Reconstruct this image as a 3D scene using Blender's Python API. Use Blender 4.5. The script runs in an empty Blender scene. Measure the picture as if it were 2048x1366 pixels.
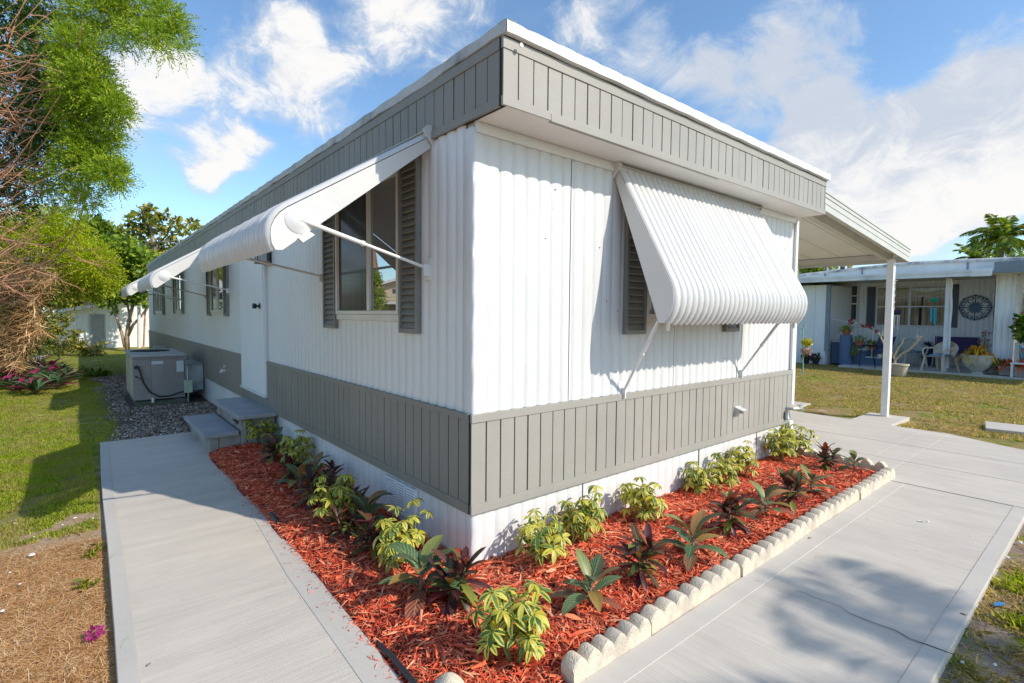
import bpy, math, random
import numpy as np
from mathutils import Vector, Matrix
random.seed(7); RNG = np.random.default_rng(11)
SC = bpy.context.scene
COL = SC.collection
PI = math.pi
# ------------------------------------------------------------ camera (level-ish wide angle, eye 1.45 m)
CAM = Vector((-1.66764, -2.32990, 1.45)); FPX = 1038.593
YAW, PIT, ROL = math.radians(50.1239), math.radians(-2.89464), math.radians(0.50676)
Fv = Vector((math.cos(YAW)*math.cos(PIT), math.sin(YAW)*math.cos(PIT), math.sin(PIT)))
Rv = Vector((math.sin(YAW), -math.cos(YAW), 0)); Uv = Rv.cross(Fv)
R2 = Rv*math.cos(ROL) + Uv*math.sin(ROL); U2 = Uv*math.cos(ROL) - Rv*math.sin(ROL)
def ray(x, y): return Fv + R2*((x-1024)/FPX) - U2*((y-683)/FPX)
def at(x, y, ax=2, v=0.0):                      # where the line of sight meets the plane axis = v
    d = ray(x, y); return CAM + d*((v-CAM[ax])/d[ax])
def deep(x, y, dep): return CAM + ray(x, y)*dep # a point at a distance along the view axis
cd = bpy.data.cameras.new('camera'); cam = bpy.data.objects.new('camera', cd); COL.objects.link(cam)
cd.sensor_width = 36; cd.lens = FPX/2048*36; cd.clip_start = .05; cd.clip_end = 3000
m = Matrix((R2, U2, -Fv)).transposed().to_4x4(); m.translation = CAM; cam.matrix_world = m
SC.camera = cam
# ------------------------------------------------------------ node helpers
class G:
    def __init__(s, nt): s.nt = nt
    def n(s, t, **k):
        nd = s.nt.nodes.new(t)
        for a, v in k.items():
            if a[0] == '_': nd.inputs[a[1:]].default_value = v
            else: setattr(nd, a, v)
        return nd
    def l(s, a, b): s.nt.links.new(a, b)
    def inp(s, sock, v):
        if isinstance(v, bpy.types.NodeSocket): s.l(v, sock)
        else: sock.default_value = v
    def math(s, op, a, b=0.0, c=0.0, clamp=False):
        nd = s.n('ShaderNodeMath', operation=op, use_clamp=clamp)
        for i, v in enumerate((a, b, c)): s.inp(nd.inputs[i], v)
        return nd.outputs[0]
    def vec(s, op, a, b=(0,0,0)):
        nd = s.n('ShaderNodeVectorMath', operation=op)
        s.inp(nd.inputs[0], a); s.inp(nd.inputs[1], b); return nd
    def mix(s, f, a, b, bt='MIX'):
        nd = s.n('ShaderNodeMix', data_type='RGBA', blend_type=bt, clamp_factor=True)
        s.inp(nd.inputs[0], f); s.inp(nd.inputs[6], a); s.inp(nd.inputs[7], b); return nd.outputs[2]
    def rng(s, v, a, b, c=0.0, d=1.0, smooth=True):
        nd = s.n('ShaderNodeMapRange', interpolation_type='SMOOTHSTEP' if smooth else 'LINEAR')
        for i, q in enumerate((v, a, b, c, d)): s.inp(nd.inputs[i], q)
        return nd.outputs[0]
    def pos(s): return s.n('ShaderNodeTexCoord').outputs['Object']
    def wpos(s): return s.n('ShaderNodeNewGeometry').outputs['Position']
    def isl(s): return s.n('ShaderNodeNewGeometry').outputs['Random Per Island']
    def noise(s, v, sc=5., det=4., ro=.55, st=(1,1,1), di=0.):
        mp = s.n('ShaderNodeMapping'); s.l(v, mp.inputs[0]); mp.inputs['Scale'].default_value = st
        nd = s.n('ShaderNodeTexNoise'); s.l(mp.outputs[0], nd.inputs['Vector'])
        nd.inputs['Scale'].default_value = sc; nd.inputs['Detail'].default_value = det
        nd.inputs['Roughness'].default_value = ro; nd.inputs['Distortion'].default_value = di
        return nd.outputs[0]
    def ramp(s, f, stops):
        nd = s.n('ShaderNodeValToRGB'); s.l(f, nd.inputs[0]); cr = nd.color_ramp
        while len(cr.elements) < len(stops): cr.elements.new(.5)
        for e, (p, c) in zip(cr.elements, stops): e.position = p; e.color = c4(c)
        return nd.outputs[0]
    def bump(s, h, dist=.01, st=1.0, nrm=None):
        nd = s.n('ShaderNodeBump'); s.l(h, nd.inputs['Height']); nd.inputs['Distance'].default_value = dist
        nd.inputs['Strength'].default_value = st
        if nrm: s.l(nrm, nd.inputs['Normal'])
        return nd.outputs[0]
def c4(c): return (c, c, c, 1) if isinstance(c, (int, float)) else (*c[:3], 1)
def newmat(name):
    mt = bpy.data.materials.new(name); mt.use_nodes = True; nt = mt.node_tree
    return mt, G(nt), nt.nodes['Principled BSDF']
MC = {}
def M(name, base, rough=.5, metal=0., var=.12, vs=3., bump=0., bs=40., st=(1,1,1), spec=.5, col2=None, th=(.4,.65), coat=0., sss=0.):
    if name in MC: return MC[name]
    mt, g, b = newmat(name); p = g.pos()
    b.inputs['Roughness'].default_value = rough; b.inputs['Metallic'].default_value = metal
    b.inputs['Specular IOR Level'].default_value = spec
    if coat: b.inputs['Coat Weight'].default_value = coat
    n = g.noise(p, vs, 5, .6, st)
    lo = tuple(max(0, x*(1-var)) for x in c4(base)[:3]); hi = tuple(min(1, x*(1+var)) for x in c4(base)[:3])
    c = g.ramp(n, [(.3, lo), (.7, hi)])
    if col2 is not None: c = g.mix(g.rng(g.noise(p, vs*.6, 6, .65, st), th[0], th[1]), c, c4(col2))
    g.l(c, b.inputs['Base Color'])
    if bump: g.l(g.bump(g.noise(p, bs, 3, .5, st), bump), b.inputs['Normal'])
    MC[name] = mt; return mt
# ------------------------------------------------------------ mesh builder
class MB:
    def __init__(s): s.v = []; s.f = []; s.mi = []; s.uv = None
    def add(s, vs, fs, mi=0):
        o = len(s.v); s.v += [tuple(q) for q in vs]
        for f in fs: s.f.append(tuple(i+o for i in f)); s.mi.append(mi)
        return s
    def box(s, x0, y0, z0, x1, y1, z1, mi=0, T=None):
        if x0 > x1: x0, x1 = x1, x0
        if y0 > y1: y0, y1 = y1, y0
        if z0 > z1: z0, z1 = z1, z0
        vs = [(x0,y0,z0),(x1,y0,z0),(x1,y1,z0),(x0,y1,z0),(x0,y0,z1),(x1,y0,z1),(x1,y1,z1),(x0,y1,z1)]
        if T: vs = [T(*q) for q in vs]
        return s.add(vs, [(0,3,2,1),(4,5,6,7),(0,1,5,4),(1,2,6,5),(2,3,7,6),(3,0,4,7)], mi)
    def tube(s, pts, rad, n=8, mi=0, cap=True):
        pts = [Vector(p) for p in pts]
        if isinstance(rad, (int, float)): rad = [rad]*len(pts)
        rings = []; nrm = None
        for i, p in enumerate(pts):
            t = (pts[min(i+1, len(pts)-1)] - pts[max(i-1, 0)])
            if t.length < 1e-9: t = Vector((0,0,1))
            t.normalize()
            if nrm is None:
                nrm = t.orthogonal().normalized()
            else:
                nrm = (nrm - t*nrm.dot(t))
                nrm = nrm.normalized() if nrm.length > 1e-6 else t.orthogonal().normalized()
            b = t.cross(nrm)
            rings.append([p + (nrm*math.cos(2*PI*k/n) + b*math.sin(2*PI*k/n))*rad[i] for k in range(n)])
        vs = [q for r in rings for q in r]; fs = []
        for i in range(len(pts)-1):
            for k in range(n): fs.append((i*n+k, i*n+(k+1)%n, (i+1)*n+(k+1)%n, (i+1)*n+k))
        if cap: fs.append(tuple(reversed(range(n)))); fs.append(tuple(range((len(pts)-1)*n, len(pts)*n)))
        return s.add(vs, fs, mi)
    def lathe(s, prof, n=20, c=(0,0,0), mi=0, cap=True):
        vs = [(c[0]+r*math.cos(2*PI*k/n), c[1]+r*math.sin(2*PI*k/n), c[2]+z) for r, z in prof for k in range(n)]
        fs = [(i*n+k, i*n+(k+1)%n, (i+1)*n+(k+1)%n, (i+1)*n+k) for i in range(len(prof)-1) for k in range(n)]
        if cap:
            if prof[0][0] > 1e-4: fs.append(tuple(reversed(range(n))))
            if prof[-1][0] > 1e-4: fs.append(tuple(range((len(prof)-1)*n, len(prof)*n)))
        return s.add(vs, fs, mi)
    def prism(s, poly, a0, a1, T, mi=0):     # poly (u,v) extruded a0..a1, T(u,v,a) -> xyz
        n = len(poly); vs = [T(u, v, a0) for u, v in poly] + [T(u, v, a1) for u, v in poly]
        fs = [tuple(reversed(range(n))), tuple(range(n, 2*n))] + [(i, (i+1)%n, n+(i+1)%n, n+i) for i in range(n)]
        return s.add(vs, fs, mi)
    def grid(s, P, mi=0):                    # P[i][j] points
        r, c = len(P), len(P[0]); vs = [q for row in P for q in row]
        return s.add(vs, [(i*c+j, i*c+j+1, (i+1)*c+j+1, (i+1)*c+j) for i in range(r-1) for j in range(c-1)], mi)
    def build(s, name, mats, parent=None, smooth=False, bevel=0., solid=0., loc=None, sub=0, angle=35):
        me = bpy.data.meshes.new(name); me.from_pydata(s.v, [], s.f)
        if not isinstance(mats, (list, tuple)): mats = [mats]
        for mt in mats: me.materials.append(mt)
        if len(mats) > 1: me.polygons.foreach_set('material_index', s.mi)
        if s.uv:
            ul = me.uv_layers.new(name='UVMap'); fl = []
            for f in s.f:
                for i in f: fl += s.uv[i]
            ul.data.foreach_set('uv', fl)
        me.update()
        o = bpy.data.objects.new(name, me); COL.objects.link(o)
        if parent: o.parent = parent
        if loc: o.location = loc
        if smooth:
            me.polygons.foreach_set('use_smooth', [True]*len(me.polygons))
            if smooth != 'all':
                try: me.set_sharp_from_angle(angle=math.radians(angle))
                except Exception: pass
        if solid:
            md = o.modifiers.new('solid', 'SOLIDIFY'); md.thickness = solid; md.offset = 0
        if sub: md = o.modifiers.new('sub', 'SUBSURF'); md.levels = sub; md.render_levels = sub
        if bevel:
            md = o.modifiers.new('bevel', 'BEVEL'); md.width = bevel; md.segments = 2; md.limit_method = 'ANGLE'
        return o
def npmesh(name, V, nper, mats, parent=None, uv=None, mi=None, faces=None, smooth=False):
    """V (N*nper,3); each island is one polygon of nper verts, unless faces (K,k) is given"""
    me = bpy.data.meshes.new(name); V = np.asarray(V, dtype=np.float32).reshape(-1, 3)
    if faces is None: F = np.arange(len(V), dtype=np.int32).reshape(-1, nper)
    else: F = np.asarray(faces, dtype=np.int32)
    K, k = F.shape
    me.vertices.add(len(V)); me.vertices.foreach_set('co', V.ravel())
    me.loops.add(K*k); me.loops.foreach_set('vertex_index', F.ravel())
    me.polygons.add(K); me.polygons.foreach_set('loop_start', np.arange(K, dtype=np.int32)*k)
    me.polygons.foreach_set('loop_total', np.full(K, k, dtype=np.int32))
    if not isinstance(mats, (list, tuple)): mats = [mats]
    for mt in mats: me.materials.append(mt)
    if mi is not None: me.polygons.foreach_set('material_index', np.asarray(mi, dtype=np.int32))
    if uv is not None:
        ul = me.uv_layers.new(name='UVMap'); ul.data.foreach_set('uv', np.asarray(uv, dtype=np.float32)[F.ravel()].ravel())
    if smooth: me.polygons.foreach_set('use_smooth', np.ones(K, dtype=bool))
    me.update(calc_edges=True); me.validate()
    o = bpy.data.objects.new(name, me); COL.objects.link(o)
    if parent: o.parent = parent
    return o
def tag(o, label=None, cat=None, group=None, kind=None):
    if label: o['label'] = label
    if cat: o['category'] = cat
    if group: o['group'] = group
    if kind: o['kind'] = kind
    return o
def thing(name, label, cat, loc=(0,0,0), rz=0., group=None):
    o = bpy.data.objects.new(name, None); o.empty_display_size = .1; COL.objects.link(o)
    o.location = loc; o.rotation_euler = (0, 0, rz); return tag(o, label, cat, group)
def struct(name, mb, mats, parent=None, **k):
    o = mb.build(name, mats, parent, **k)
    if not parent: o['kind'] = 'structure'
    return o
def unit(v): return v/np.maximum(np.linalg.norm(v, axis=-1, keepdims=True), 1e-9)
# ============================================================ SKY, SUN
SUNV = Vector((.46, -1.0, .81)).normalized()
EL = math.asin(SUNV.z); AZ = math.atan2(SUNV.x, SUNV.y)
w = bpy.data.worlds.new('World'); SC.world = w; w.use_nodes = True; nt = w.node_tree; g = G(nt)
bg = nt.nodes['Background']; bg.inputs['Strength'].default_value = .15
sky = g.n('ShaderNodeTexSky', sky_type='NISHITA', sun_disc=False, sun_elevation=EL, sun_rotation=AZ, altitude=0., air_density=1.0, dust_density=.6, ozone_density=1.9)
dr = g.n('ShaderNodeTexCoord').outputs['Generated']
sk = g.mix(1.0, sky.outputs[0], (.80, .93, .99, 1), 'MULTIPLY')
n1 = g.noise(dr, 3.2, 9, .62, (1, 1, 1.7), .35)
n2 = g.noise(dr, 1.5, 4, .5, (1, 1, 1.6), .1)
n3 = g.noise(dr, 11., 7, .68, (1, 1, 1.4), .7)
lob = None
for px, py, ri, ro, wt in [(470, 100, 1, 9, .17), (560, 170, 1, 9, .17), (650, 200, 1, 6, .12), (405, 315, .5, 3.6, .20), (455, 300, .5, 3.6, .16), (505, 312, .5, 3.0, .17), (412, 370, .3, 2.6, .17),
        (850, 50, 2, 9, .19), (720, 20, 1, 8, .15), (1220, 60, 2, 8, .26), (1330, 110, 1, 5, .10), (1560, 130, 2, 9, .17), (1620, 90, 1, 6, .12),
        (1690, 290, 2, 7, .27), (1610, 300, 1, 6, .18), (1830, 340, 3, 8, .25), (1960, 290, 3, 8, .24), (2030, 180, 2, 8, .20), (1900, 210, 1, 6, .06), (2060, 60, 1, 7, .10), (1740, 440, 2, 8, .10), (1900, 440, 3, 9, .10), (1450, 170, 1, 7, .17), (1380, 150, 1, 5, .12),
        (270, 130, 1, 7, .12), (300, 190, 1, 6, .12), (960, 160, 1, 5, .08)]:
    d = ray(px, py).normalized()
    dp = g.vec('DOT_PRODUCT', dr, tuple(d)).outputs['Value']
    v = g.rng(dp, math.cos(math.radians(ro)), math.cos(math.radians(ri)), 0., wt)
    lob = v if lob is None else g.math('ADD', lob, v)
den = g.math('ADD', g.math('ADD', g.math('MULTIPLY', n1, .75), g.math('MULTIPLY', n3, .50)), lob)
den = g.rng(den, .77, 1.02)
wis = g.rng(n1, .52, .82, 0., .25)
den = g.math('MAXIMUM', den, wis)
cc = g.mix(g.rng(g.math('ADD', n2, g.math('MULTIPLY', n3, .8)), .74, 1.06), (2.8, 3.1, 3.6, 1), (4.5, 4.45, 4.4, 1))
cc = g.mix(g.rng(den, .35, .95), (2.9, 3.3, 3.8, 1), cc)
g.l(g.mix(den, sk, cc), bg.inputs['Color'])
sl = bpy.data.lights.new('sun', 'SUN'); sl.energy = 3.1; sl.angle = math.radians(.5); sl.color = (1., .92, .81)
so = bpy.data.objects.new('sun', sl); COL.objects.link(so); so.rotation_euler = SUNV.to_track_quat('Z', 'Y').to_euler(); so.location = (6, -12, 10)
SC.view_settings.view_transform = 'Standard'; SC.view_settings.look = 'None'; SC.view_settings.gamma = 1.0
SC.view_settings.exposure = .54
# ============================================================ GROUND
def lawn_mat():
    mt, g, b = newmat('lawn'); p = g.wpos()
    sx = g.n('ShaderNodeSeparateXYZ'); g.l(p, sx.inputs[0]); X, Y = sx.outputs[0], sx.outputs[1]
    big = g.noise(p, .9, 5, .6); mid = g.noise(p, 5., 5, .65); fine = g.noise(p, 55., 4, .7); vf = g.noise(p, 190., 2, .6)
    green = g.mix(g.rng(mid, .35, .65), (.16, .22, .018, 1), (.33, .36, .040, 1))
    dry = g.mix(g.rng(fine, .35, .65), (.30, .20, .08, 1), (.50, .37, .19, 1))
    sand = g.mix(fine, (.42, .30, .19, 1), (.68, .53, .37, 1))
    gz = g.rng(g.math('ADD', g.math('MULTIPLY', big, .5), g.math('MULTIPLY', mid, .5)), .42, .56)
    rightz = g.rng(X, 4., 8.)                                     # dryer turf on the right hand lawn
    thr = g.math('MULTIPLY', rightz, .45)
    c = g.mix(g.math('SUBTRACT', 1.0, g.math('MULTIPLY', gz, g.math('ADD', .55, thr)), clamp=True), dry, green)
    c = g.mix(g.rng(g.noise(p, 1.7, 5, .7), .58, .68), c, sand)
    straw = g.mix(g.rng(fine, .3, .7), (.50, .24, .085, 1), (.76, .44, .20, 1))
    yy = g.math('ADD', Y, g.math('MULTIPLY', g.math('SUBTRACT', mid, .5), 1.1))
    ms = g.rng(yy, 2.35, 1.75); ml = g.rng(X, -1.0, -1.5)
    c = g.mix(g.math('MULTIPLY', g.rng(yy, 2.9, 2.3), ml), c, sand)
    c = g.mix(g.math('MULTIPLY', ms, ml), c, straw)
    # bare gritty soil beside the house wall
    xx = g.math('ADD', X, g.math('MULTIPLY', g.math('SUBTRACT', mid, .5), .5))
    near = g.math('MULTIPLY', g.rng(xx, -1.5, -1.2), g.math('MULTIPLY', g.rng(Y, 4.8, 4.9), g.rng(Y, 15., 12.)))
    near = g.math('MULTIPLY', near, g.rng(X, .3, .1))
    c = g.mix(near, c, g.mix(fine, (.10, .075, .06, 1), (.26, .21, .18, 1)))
    # sandy strip by the front walk
    fr = g.math('MULTIPLY', g.rng(Y, -1.7, -1.85), g.rng(X, 4.2, 3.9))
    c = g.mix(g.math('MULTIPLY', fr, g.rng(mid, .38, .5)), c, g.mix(fine, (.24, .18, .14, 1), (.5, .41, .33, 1)))
    c = g.mix(g.rng(vf, .3, .7, .0, .5), c, g.mix(1., c, (.55, .5, .45, 1), 'MULTIPLY'))
    g.l(c, b.inputs['Base Color']); b.inputs['Roughness'].default_value = .95; b.inputs['Specular IOR Level'].default_value = .15
    g.l(g.bump(g.math('ADD', fine, g.math('MULTIPLY', vf, .5)), .018, .9), b.inputs['Normal'])
    return mt
LAWN = lawn_mat()
def H(x, y):                                   # gentle unevenness of the yard
    return -.045 + .012*math.sin(x*1.3+.5)*math.cos(y*.9) + .008*math.sin(x*3.1+y*2.3)
mb = MB()
xs = [-1500, -300, -80, -30, -14] + [-8+.5*i for i in range(60)] + [24, 30, 40, 80, 300, 1500]
ys = [-1500, -300, -80, -30, -12] + [-8+.5*i for i in range(80)] + [34, 40, 50, 80, 300, 1500]
mb.grid([[(x, y, H(x, y) if abs(x) < 60 and abs(y) < 60 else -.045) for y in ys] for x in xs])
mb.f = [tuple(reversed(f)) for f in mb.f]
ground = struct('ground', mb, LAWN, smooth='all')
tag(ground, 'patchy yard soil and thin turf around the home')
for f in ground.data.polygons: pass
# ---- concrete
def concrete(name, streak, base=(.40, .38, .355), stw=.11, smooth=False, warm=0):
    mt, g, b = newmat(name); p = g.wpos()
    st = (1.2, 26, 1) if streak == 'x' else (26, 1.2, 1)
    st2 = (.5, 5, 1) if streak == 'x' else (5, .5, 1)
    s1 = g.noise(p, 3., 5, .7, st); s2 = g.noise(p, 1.6, 5, .65, st2); cl = g.noise(p, 1.1, 6, .65); grit = g.noise(p, 160., 3, .7)
    k = .12 if not smooth else .02
    c = g.ramp(s2, [(.28, tuple(x*(1-stw) for x in base)), (.72, tuple(x*(1+stw*.6) for x in base))])
    c = g.mix(g.rng(s1, .3, .75, .0, .6 if not smooth else .1), c, g.mix(1., c, (.82, .81, .80, 1), 'MULTIPLY'))
    c = g.mix(g.rng(cl, .35, .7, 0, .6), c, g.mix(1., c, (.84, .85, .88, 1), 'MULTIPLY'))
    c = g.mix(g.rng(g.noise(p, 3.2, 7, .75), .62, .72, 0, .45), c, (.24, .22, .20, 1))
    c = g.mix(g.rng(grit, .58, .74, 0, .5), c, g.mix(1., c, (.62, .6, .58, 1), 'MULTIPLY'))
    g.l(c, b.inputs['Base Color']); b.inputs['Roughness'].default_value = .88; b.inputs['Specular IOR Level'].default_value = .25
    hh = g.math('ADD', g.math('MULTIPLY', s1, .6 if not smooth else .05), g.math('MULTIPLY', grit, .35 if not smooth else .12))
    g.l(g.bump(hh, .004, .9), b.inputs['Normal'])
    return mt
CX_ = concrete('concrete_broomed_across', 'x', (.64, .575, .485)); CY_ = concrete('concrete_broomed_front', 'y', (.60, .545, .47))
CT_ = concrete('concrete_trowelled', 'y', (.55, .51, .45), .06, True)
CP_ = concrete('concrete_drive', 'y', (.61, .555, .48), .10)
DARK = M('joint_dark', (.02, .02, .018), .9, var=.2)
# left walk: outer edges follow the slightly wandering form boards
LW = [(-2.6, -1.60, -.74), (-1.9, -1.60, -.74), (-.6, -1.594, -.72), (.15, -1.586, -.70), (.62, -1.578, -.687), (1.45, -1.567, -.645), (1.83, -1.563, -.633), (2.7, -1.559, -.63), (3.66, -1.545, -.62), (4.96, -1.516, -.60)]
mb = MB()
def slab(mb, rows, z0, z1, mi=0):
    vs = []
    for y, a, b in rows: vs += [(a, y, z1), (b, y, z1), (a, y, z0), (b, y, z0)]
    fs = []
    for i in range(len(rows)-1):
        o = i*4; q = o+4
        fs += [(o, o+1, q+1, q), (o+2, q+2, q+3, o+3), (o, q, q+2, o+2), (o+1, o+3, q+3, q+1)]
    fs += [(0, 2, 3, 1), (len(vs)-4, len(vs)-3, len(vs)-1, len(vs)-2)]
    return mb.add(vs, fs, mi)
slab(mb, [r for r in LW if r[0] >= -.98] and [(-.985, -1.597, -.735)] + [r for r in LW if r[0] > -.98], -.13, 0)
walk = struct('walkway', mb, CX_, bevel=.006); tag(walk, 'narrow broom finished concrete walk along the left side of the bed')
mb = MB()
rows = [(-.984, -1.597, -.735)] + [r for r in LW if r[0] > -.98]
slab(mb, [(y, a+.002, a+.072) for y, a, b in rows[:-1]] + [(4.95, -1.514, -1.444)], -.02, .003)
slab(mb, [(y, b-.10-.03*max(0, min(1, (2.2-y)/1.5)), b-.002) for y, a, b in rows if y < 2.75], -.02, .003)
o = mb.build('walkway_border', CT_, walk, bevel=.0015)
# front walk along the bed, drive slab beyond the dark joint
mb = MB(); mb.box(-1.597, -1.875, -.13, 3.885, -.9885, 0)
fw = struct('front_walkway', mb, CY_, bevel=.006); tag(fw, 'broad concrete walk in front of the scalloped edging')
mb = MB(); mb.box(-1.59, -1.872, -.02, 3.88, -1.79, .003); mb.box(-.7, -1.10, -.02, 3.86, -.9895, .003)
mb.build('front_walkway_border', CT_, fw, bevel=.0015)
mb = MB(); pts = []
cr = [at(a, b) for a, b in [(1590, 1181), (1612, 1187), (1630, 1197), (1652, 1204), (1680, 1214), (1700, 1227), (1722, 1238), (1750, 1247), (1790, 1263), (1820, 1279), (1860, 1292), (1910, 1311)]]
vs = []; fs = []
for i, p in enumerate(cr):
    wd = (.0008+.0018*min(1, i/6.))*(0.7+random.random()*.6); px_ = p.x + random.uniform(-.006, .006)
    vs += [(px_-wd, p.y, .0045), (px_+wd, p.y, .0045)]
for i in range(len(cr)-1): fs.append((2*i, 2*i+1, 2*i+3, 2*i+2))
mb.add(vs, fs); mb.f = [tuple(reversed(f)) for f in mb.f]
mb.build('crack', DARK, fw)
mb = MB()
slab(mb, [(-14, 3.905, 6.0), (-6, 3.905, 6.05), (-1.6, 3.905, 6.39), (-.9, 3.905, 6.754)], -.13, 0)
slab(mb, [(-.8985, 3.905, 6.754), (.235, 3.905, 6.833), (1.0, 3.905, 6.864), (14, 3.905, 6.95)], -.13, .0)
drive = struct('driveway', mb, CP_, bevel=.005); tag(drive, 'pale concrete drive slab running under the carport')
mb = MB(); mb.box(3.885, -2.6, -.1, 3.905, 14, -.02)
mb.build('expansion_joint', DARK, drive)
mb = MB()
for x0 in (4.75, 5.6): mb.box(x0, -6, -.01, x0+.012, 9, .0022)
for y0 in (-.62,): mb.box(3.93, y0, -.01, 6.6, y0+.012, .0022)
mb.build('tooled_line', CT_, drive)
mb = MB(); mb.box(6.80, -.26, -.12, 7.75, .24, -.006); mb.box(7.0, 1.15, -.12, 7.9, 1.52, -.006)
struct('footing_pads', mb, CP_, bevel=.006)
mb = MB(); mb.box(0, 0, -.10, .62, .5, .0)
sl_ = mb.build('stepping_slab', CP_, bevel=.008); p = at(2040, 858); sl_.location = (p.x-.28, p.y-.2, .012); sl_.rotation_euler.z = .15
tag(sl_, 'flat square concrete slab lying in the right hand lawn', 'paving slab')
# ============================================================ MULCH BED
def bedz(x, y):
    # left bed x -.66..0 ; front bed y -1..0 ; mounded in the middle, low at the rims
    if x < .0 and y > -.2: d = min(1, max(0, (x+.70)/.18)); base = .03 + .0*d
    e1 = min(1., max(0., (x+.76)/.2)) if True else 1
    e2 = min(1., max(0., (y+1.02)/.22)) if y < .2 else 1
    e3 = min(1., max(0., (4.12-x)/.2))
    return -.02 + .055*min(e1, e2, e3) + .012*math.sin(x*7+1)*math.sin(y*6.3)
BEDM = M('mulch_base', (.26, .04, .018), .95, var=.5, vs=18, bump=.02, bs=70, col2=(.09, .02, .012))
mb = MB()
N = 84
P = [[(x, y, bedz(x, y)) for x in np.linspace(-.70, .06, 12)] for y in np.linspace(.0, 3.75, 46)]
P = [[(max(q[0], -.735), q[1], q[2]) for q in r] for r in P]
mb.grid(P)
P = [[(x, y, bedz(x, y)) for x in np.linspace(-.733, 4.08, 76)] for y in np.linspace(-.985, .0, 16)]
mb.grid(P)
bed = mb.build('mulch_bed', BEDM, smooth='all'); tag(bed, 'soil of the L shaped planting bed', None, None, 'structure')
def chip_mat():
    mt, g, b = newmat('mulch_chip'); r = g.isl()
    fd = g.rng(g.noise(g.wpos(), 2.4, 5, .65), .50, .72, 0, .45)
    c = g.ramp(r, [(0, (.26, .018, .010)), (.22, (.64, .070, .030)), (.5, (.86, .14, .058)), (.78, (.93, .26, .12)), (.93, (.94, .44, .26)), (1., (.50, .12, .06))])
    c = g.mix(fd, c, g.mix(.5, c, (.88, .46, .28, 1)))
    g.l(c, b.inputs['Base Color']); b.inputs['Roughness'].default_value = .75; b.inputs['Specular IOR Level'].default_value = .3
    return mt
CHIP = chip_mat()
def chips(name, xy, zf, lmin, lmax, wmin, wmax, mat, tilt=.45, lift=.012):
    n = len(xy); z = np.array([zf(x, y) for x, y in xy]) + RNG.random(n)*lift
    a = RNG.random(n)*2*PI; t = RNG.normal(0, tilt, n)*.6; L = RNG.uniform(lmin, lmax, n); W = wmin+(wmax-wmin)*RNG.random(n)**3
    d = np.stack([np.cos(a)*np.cos(t), np.sin(a)*np.cos(t), np.sin(t)], 1)
    s = np.stack([-np.sin(a), np.cos(a), RNG.normal(0, .5, n)], 1); s = unit(s)
    up = np.cross(d, s); bend = (RNG.random(n)*.25*L)[:, None]
    c = np.concatenate([xy, z[:, None]], 1)
    Lh = (L/2)[:, None]; Wh = (W/2)[:, None]
    V = np.stack([c-d*Lh-s*Wh*.5, c-s*Wh+up*bend*.5, c+d*Lh-s*Wh*.3, c+d*Lh+s*Wh*.4, c+s*Wh+up*bend*.5, c-d*Lh+s*Wh*.5], 1)
    b_ = (np.arange(n)*6)[:, None]
    F = np.concatenate([b_+np.array([0, 1, 4, 5]), b_+np.array([1, 2, 3, 4])], 0)
    return npmesh(name, V, 6, mat, faces=F)
n1_, n2_ = 24000, 36000
A = np.stack([RNG.uniform(-.685, .0, n1_), RNG.uniform(-.05, 3.68, n1_)], 1)
B = np.stack([RNG.uniform(-.725, 4.02, n2_), RNG.uniform(-.975, .0, n2_)], 1)
# few strays spilled over the rims
Cc = np.stack([RNG.normal(-.715, .045, 420), RNG.uniform(-.6, 3.5, 420)], 1)
xy = np.concatenate([A, B], 0); xy = xy[~((xy[:, 0] > -.24) & (xy[:, 1] < -.935))]
o = chips('mulch', xy, lambda x, y: bedz(x, y)+.002, .02, .075, .003, .013, CHIP)
tag(o, 'shredded red dyed wood mulch filling the planting bed', 'mulch', None, 'stuff')
o = chips('stray_mulch', Cc, lambda x, y: .004, .012, .04, .002, .006, CHIP, .1, .004); tag(o, 'a few red mulch shreds spilled on the concrete edge', 'mulch', None, 'stuff')
xy = np.stack([RNG.uniform(-.6, 3.9, 420), RNG.uniform(-.92, 0, 420)], 1); xy2 = np.stack([RNG.uniform(-.62, -.03, 260), RNG.uniform(0, 3.6, 260)], 1)
o = chips('mulch_slivers', np.concatenate([xy, xy2]), lambda x, y: bedz(x, y)+.014, .06, .13, .012, .026, CHIP, .18); tag(o, 'larger red wood slivers lying on top of the mulch', 'mulch', None, 'stuff')
# ============================================================ EDGING BLOCKS (scalloped)
EDG = M('edging_concrete', (.72, .62, .47), .9, var=.14, vs=9, bump=.006, bs=120, col2=(.52, .45, .36))
def edging(n, pitch, label, loc, rz, h0=.062, h1=.096, th=.072, group='scalloped concrete edging blocks'):
    pts = []; S = 9
    for i in range(n):
        for k in range(S+(1 if i == n-1 else 0)):
            t = k/S; pts.append((i*pitch+t*pitch, h0+(h1-h0)*math.sin(PI*min(max(t, .0), 1.))**.85))
    L = n*pitch; poly = [(0, -.05)] + [(L, -.05)] + list(reversed(pts))
    mb = MB(); rows = []
    for u, v in pts: rows.append([(u, -.004, -.05), (u, -.001, v-.012), (u, .006, v-.002), (u, .022, v), (u, th-.012, v), (u, th-.002, v-.006), (u, th, -.05)])
    mb.grid(rows); f0 = len(mb.v)
    mb.add(rows[0], [(0, 1, 2, 3, 4, 5, 6)]); mb.add(rows[-1], [(6, 5, 4, 3, 2, 1, 0)])
    o = mb.build('edging_block', EDG, smooth=True, loc=loc, angle=32); o.rotation_euler.z = rz
    return tag(o, label, 'edging block', group)
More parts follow.
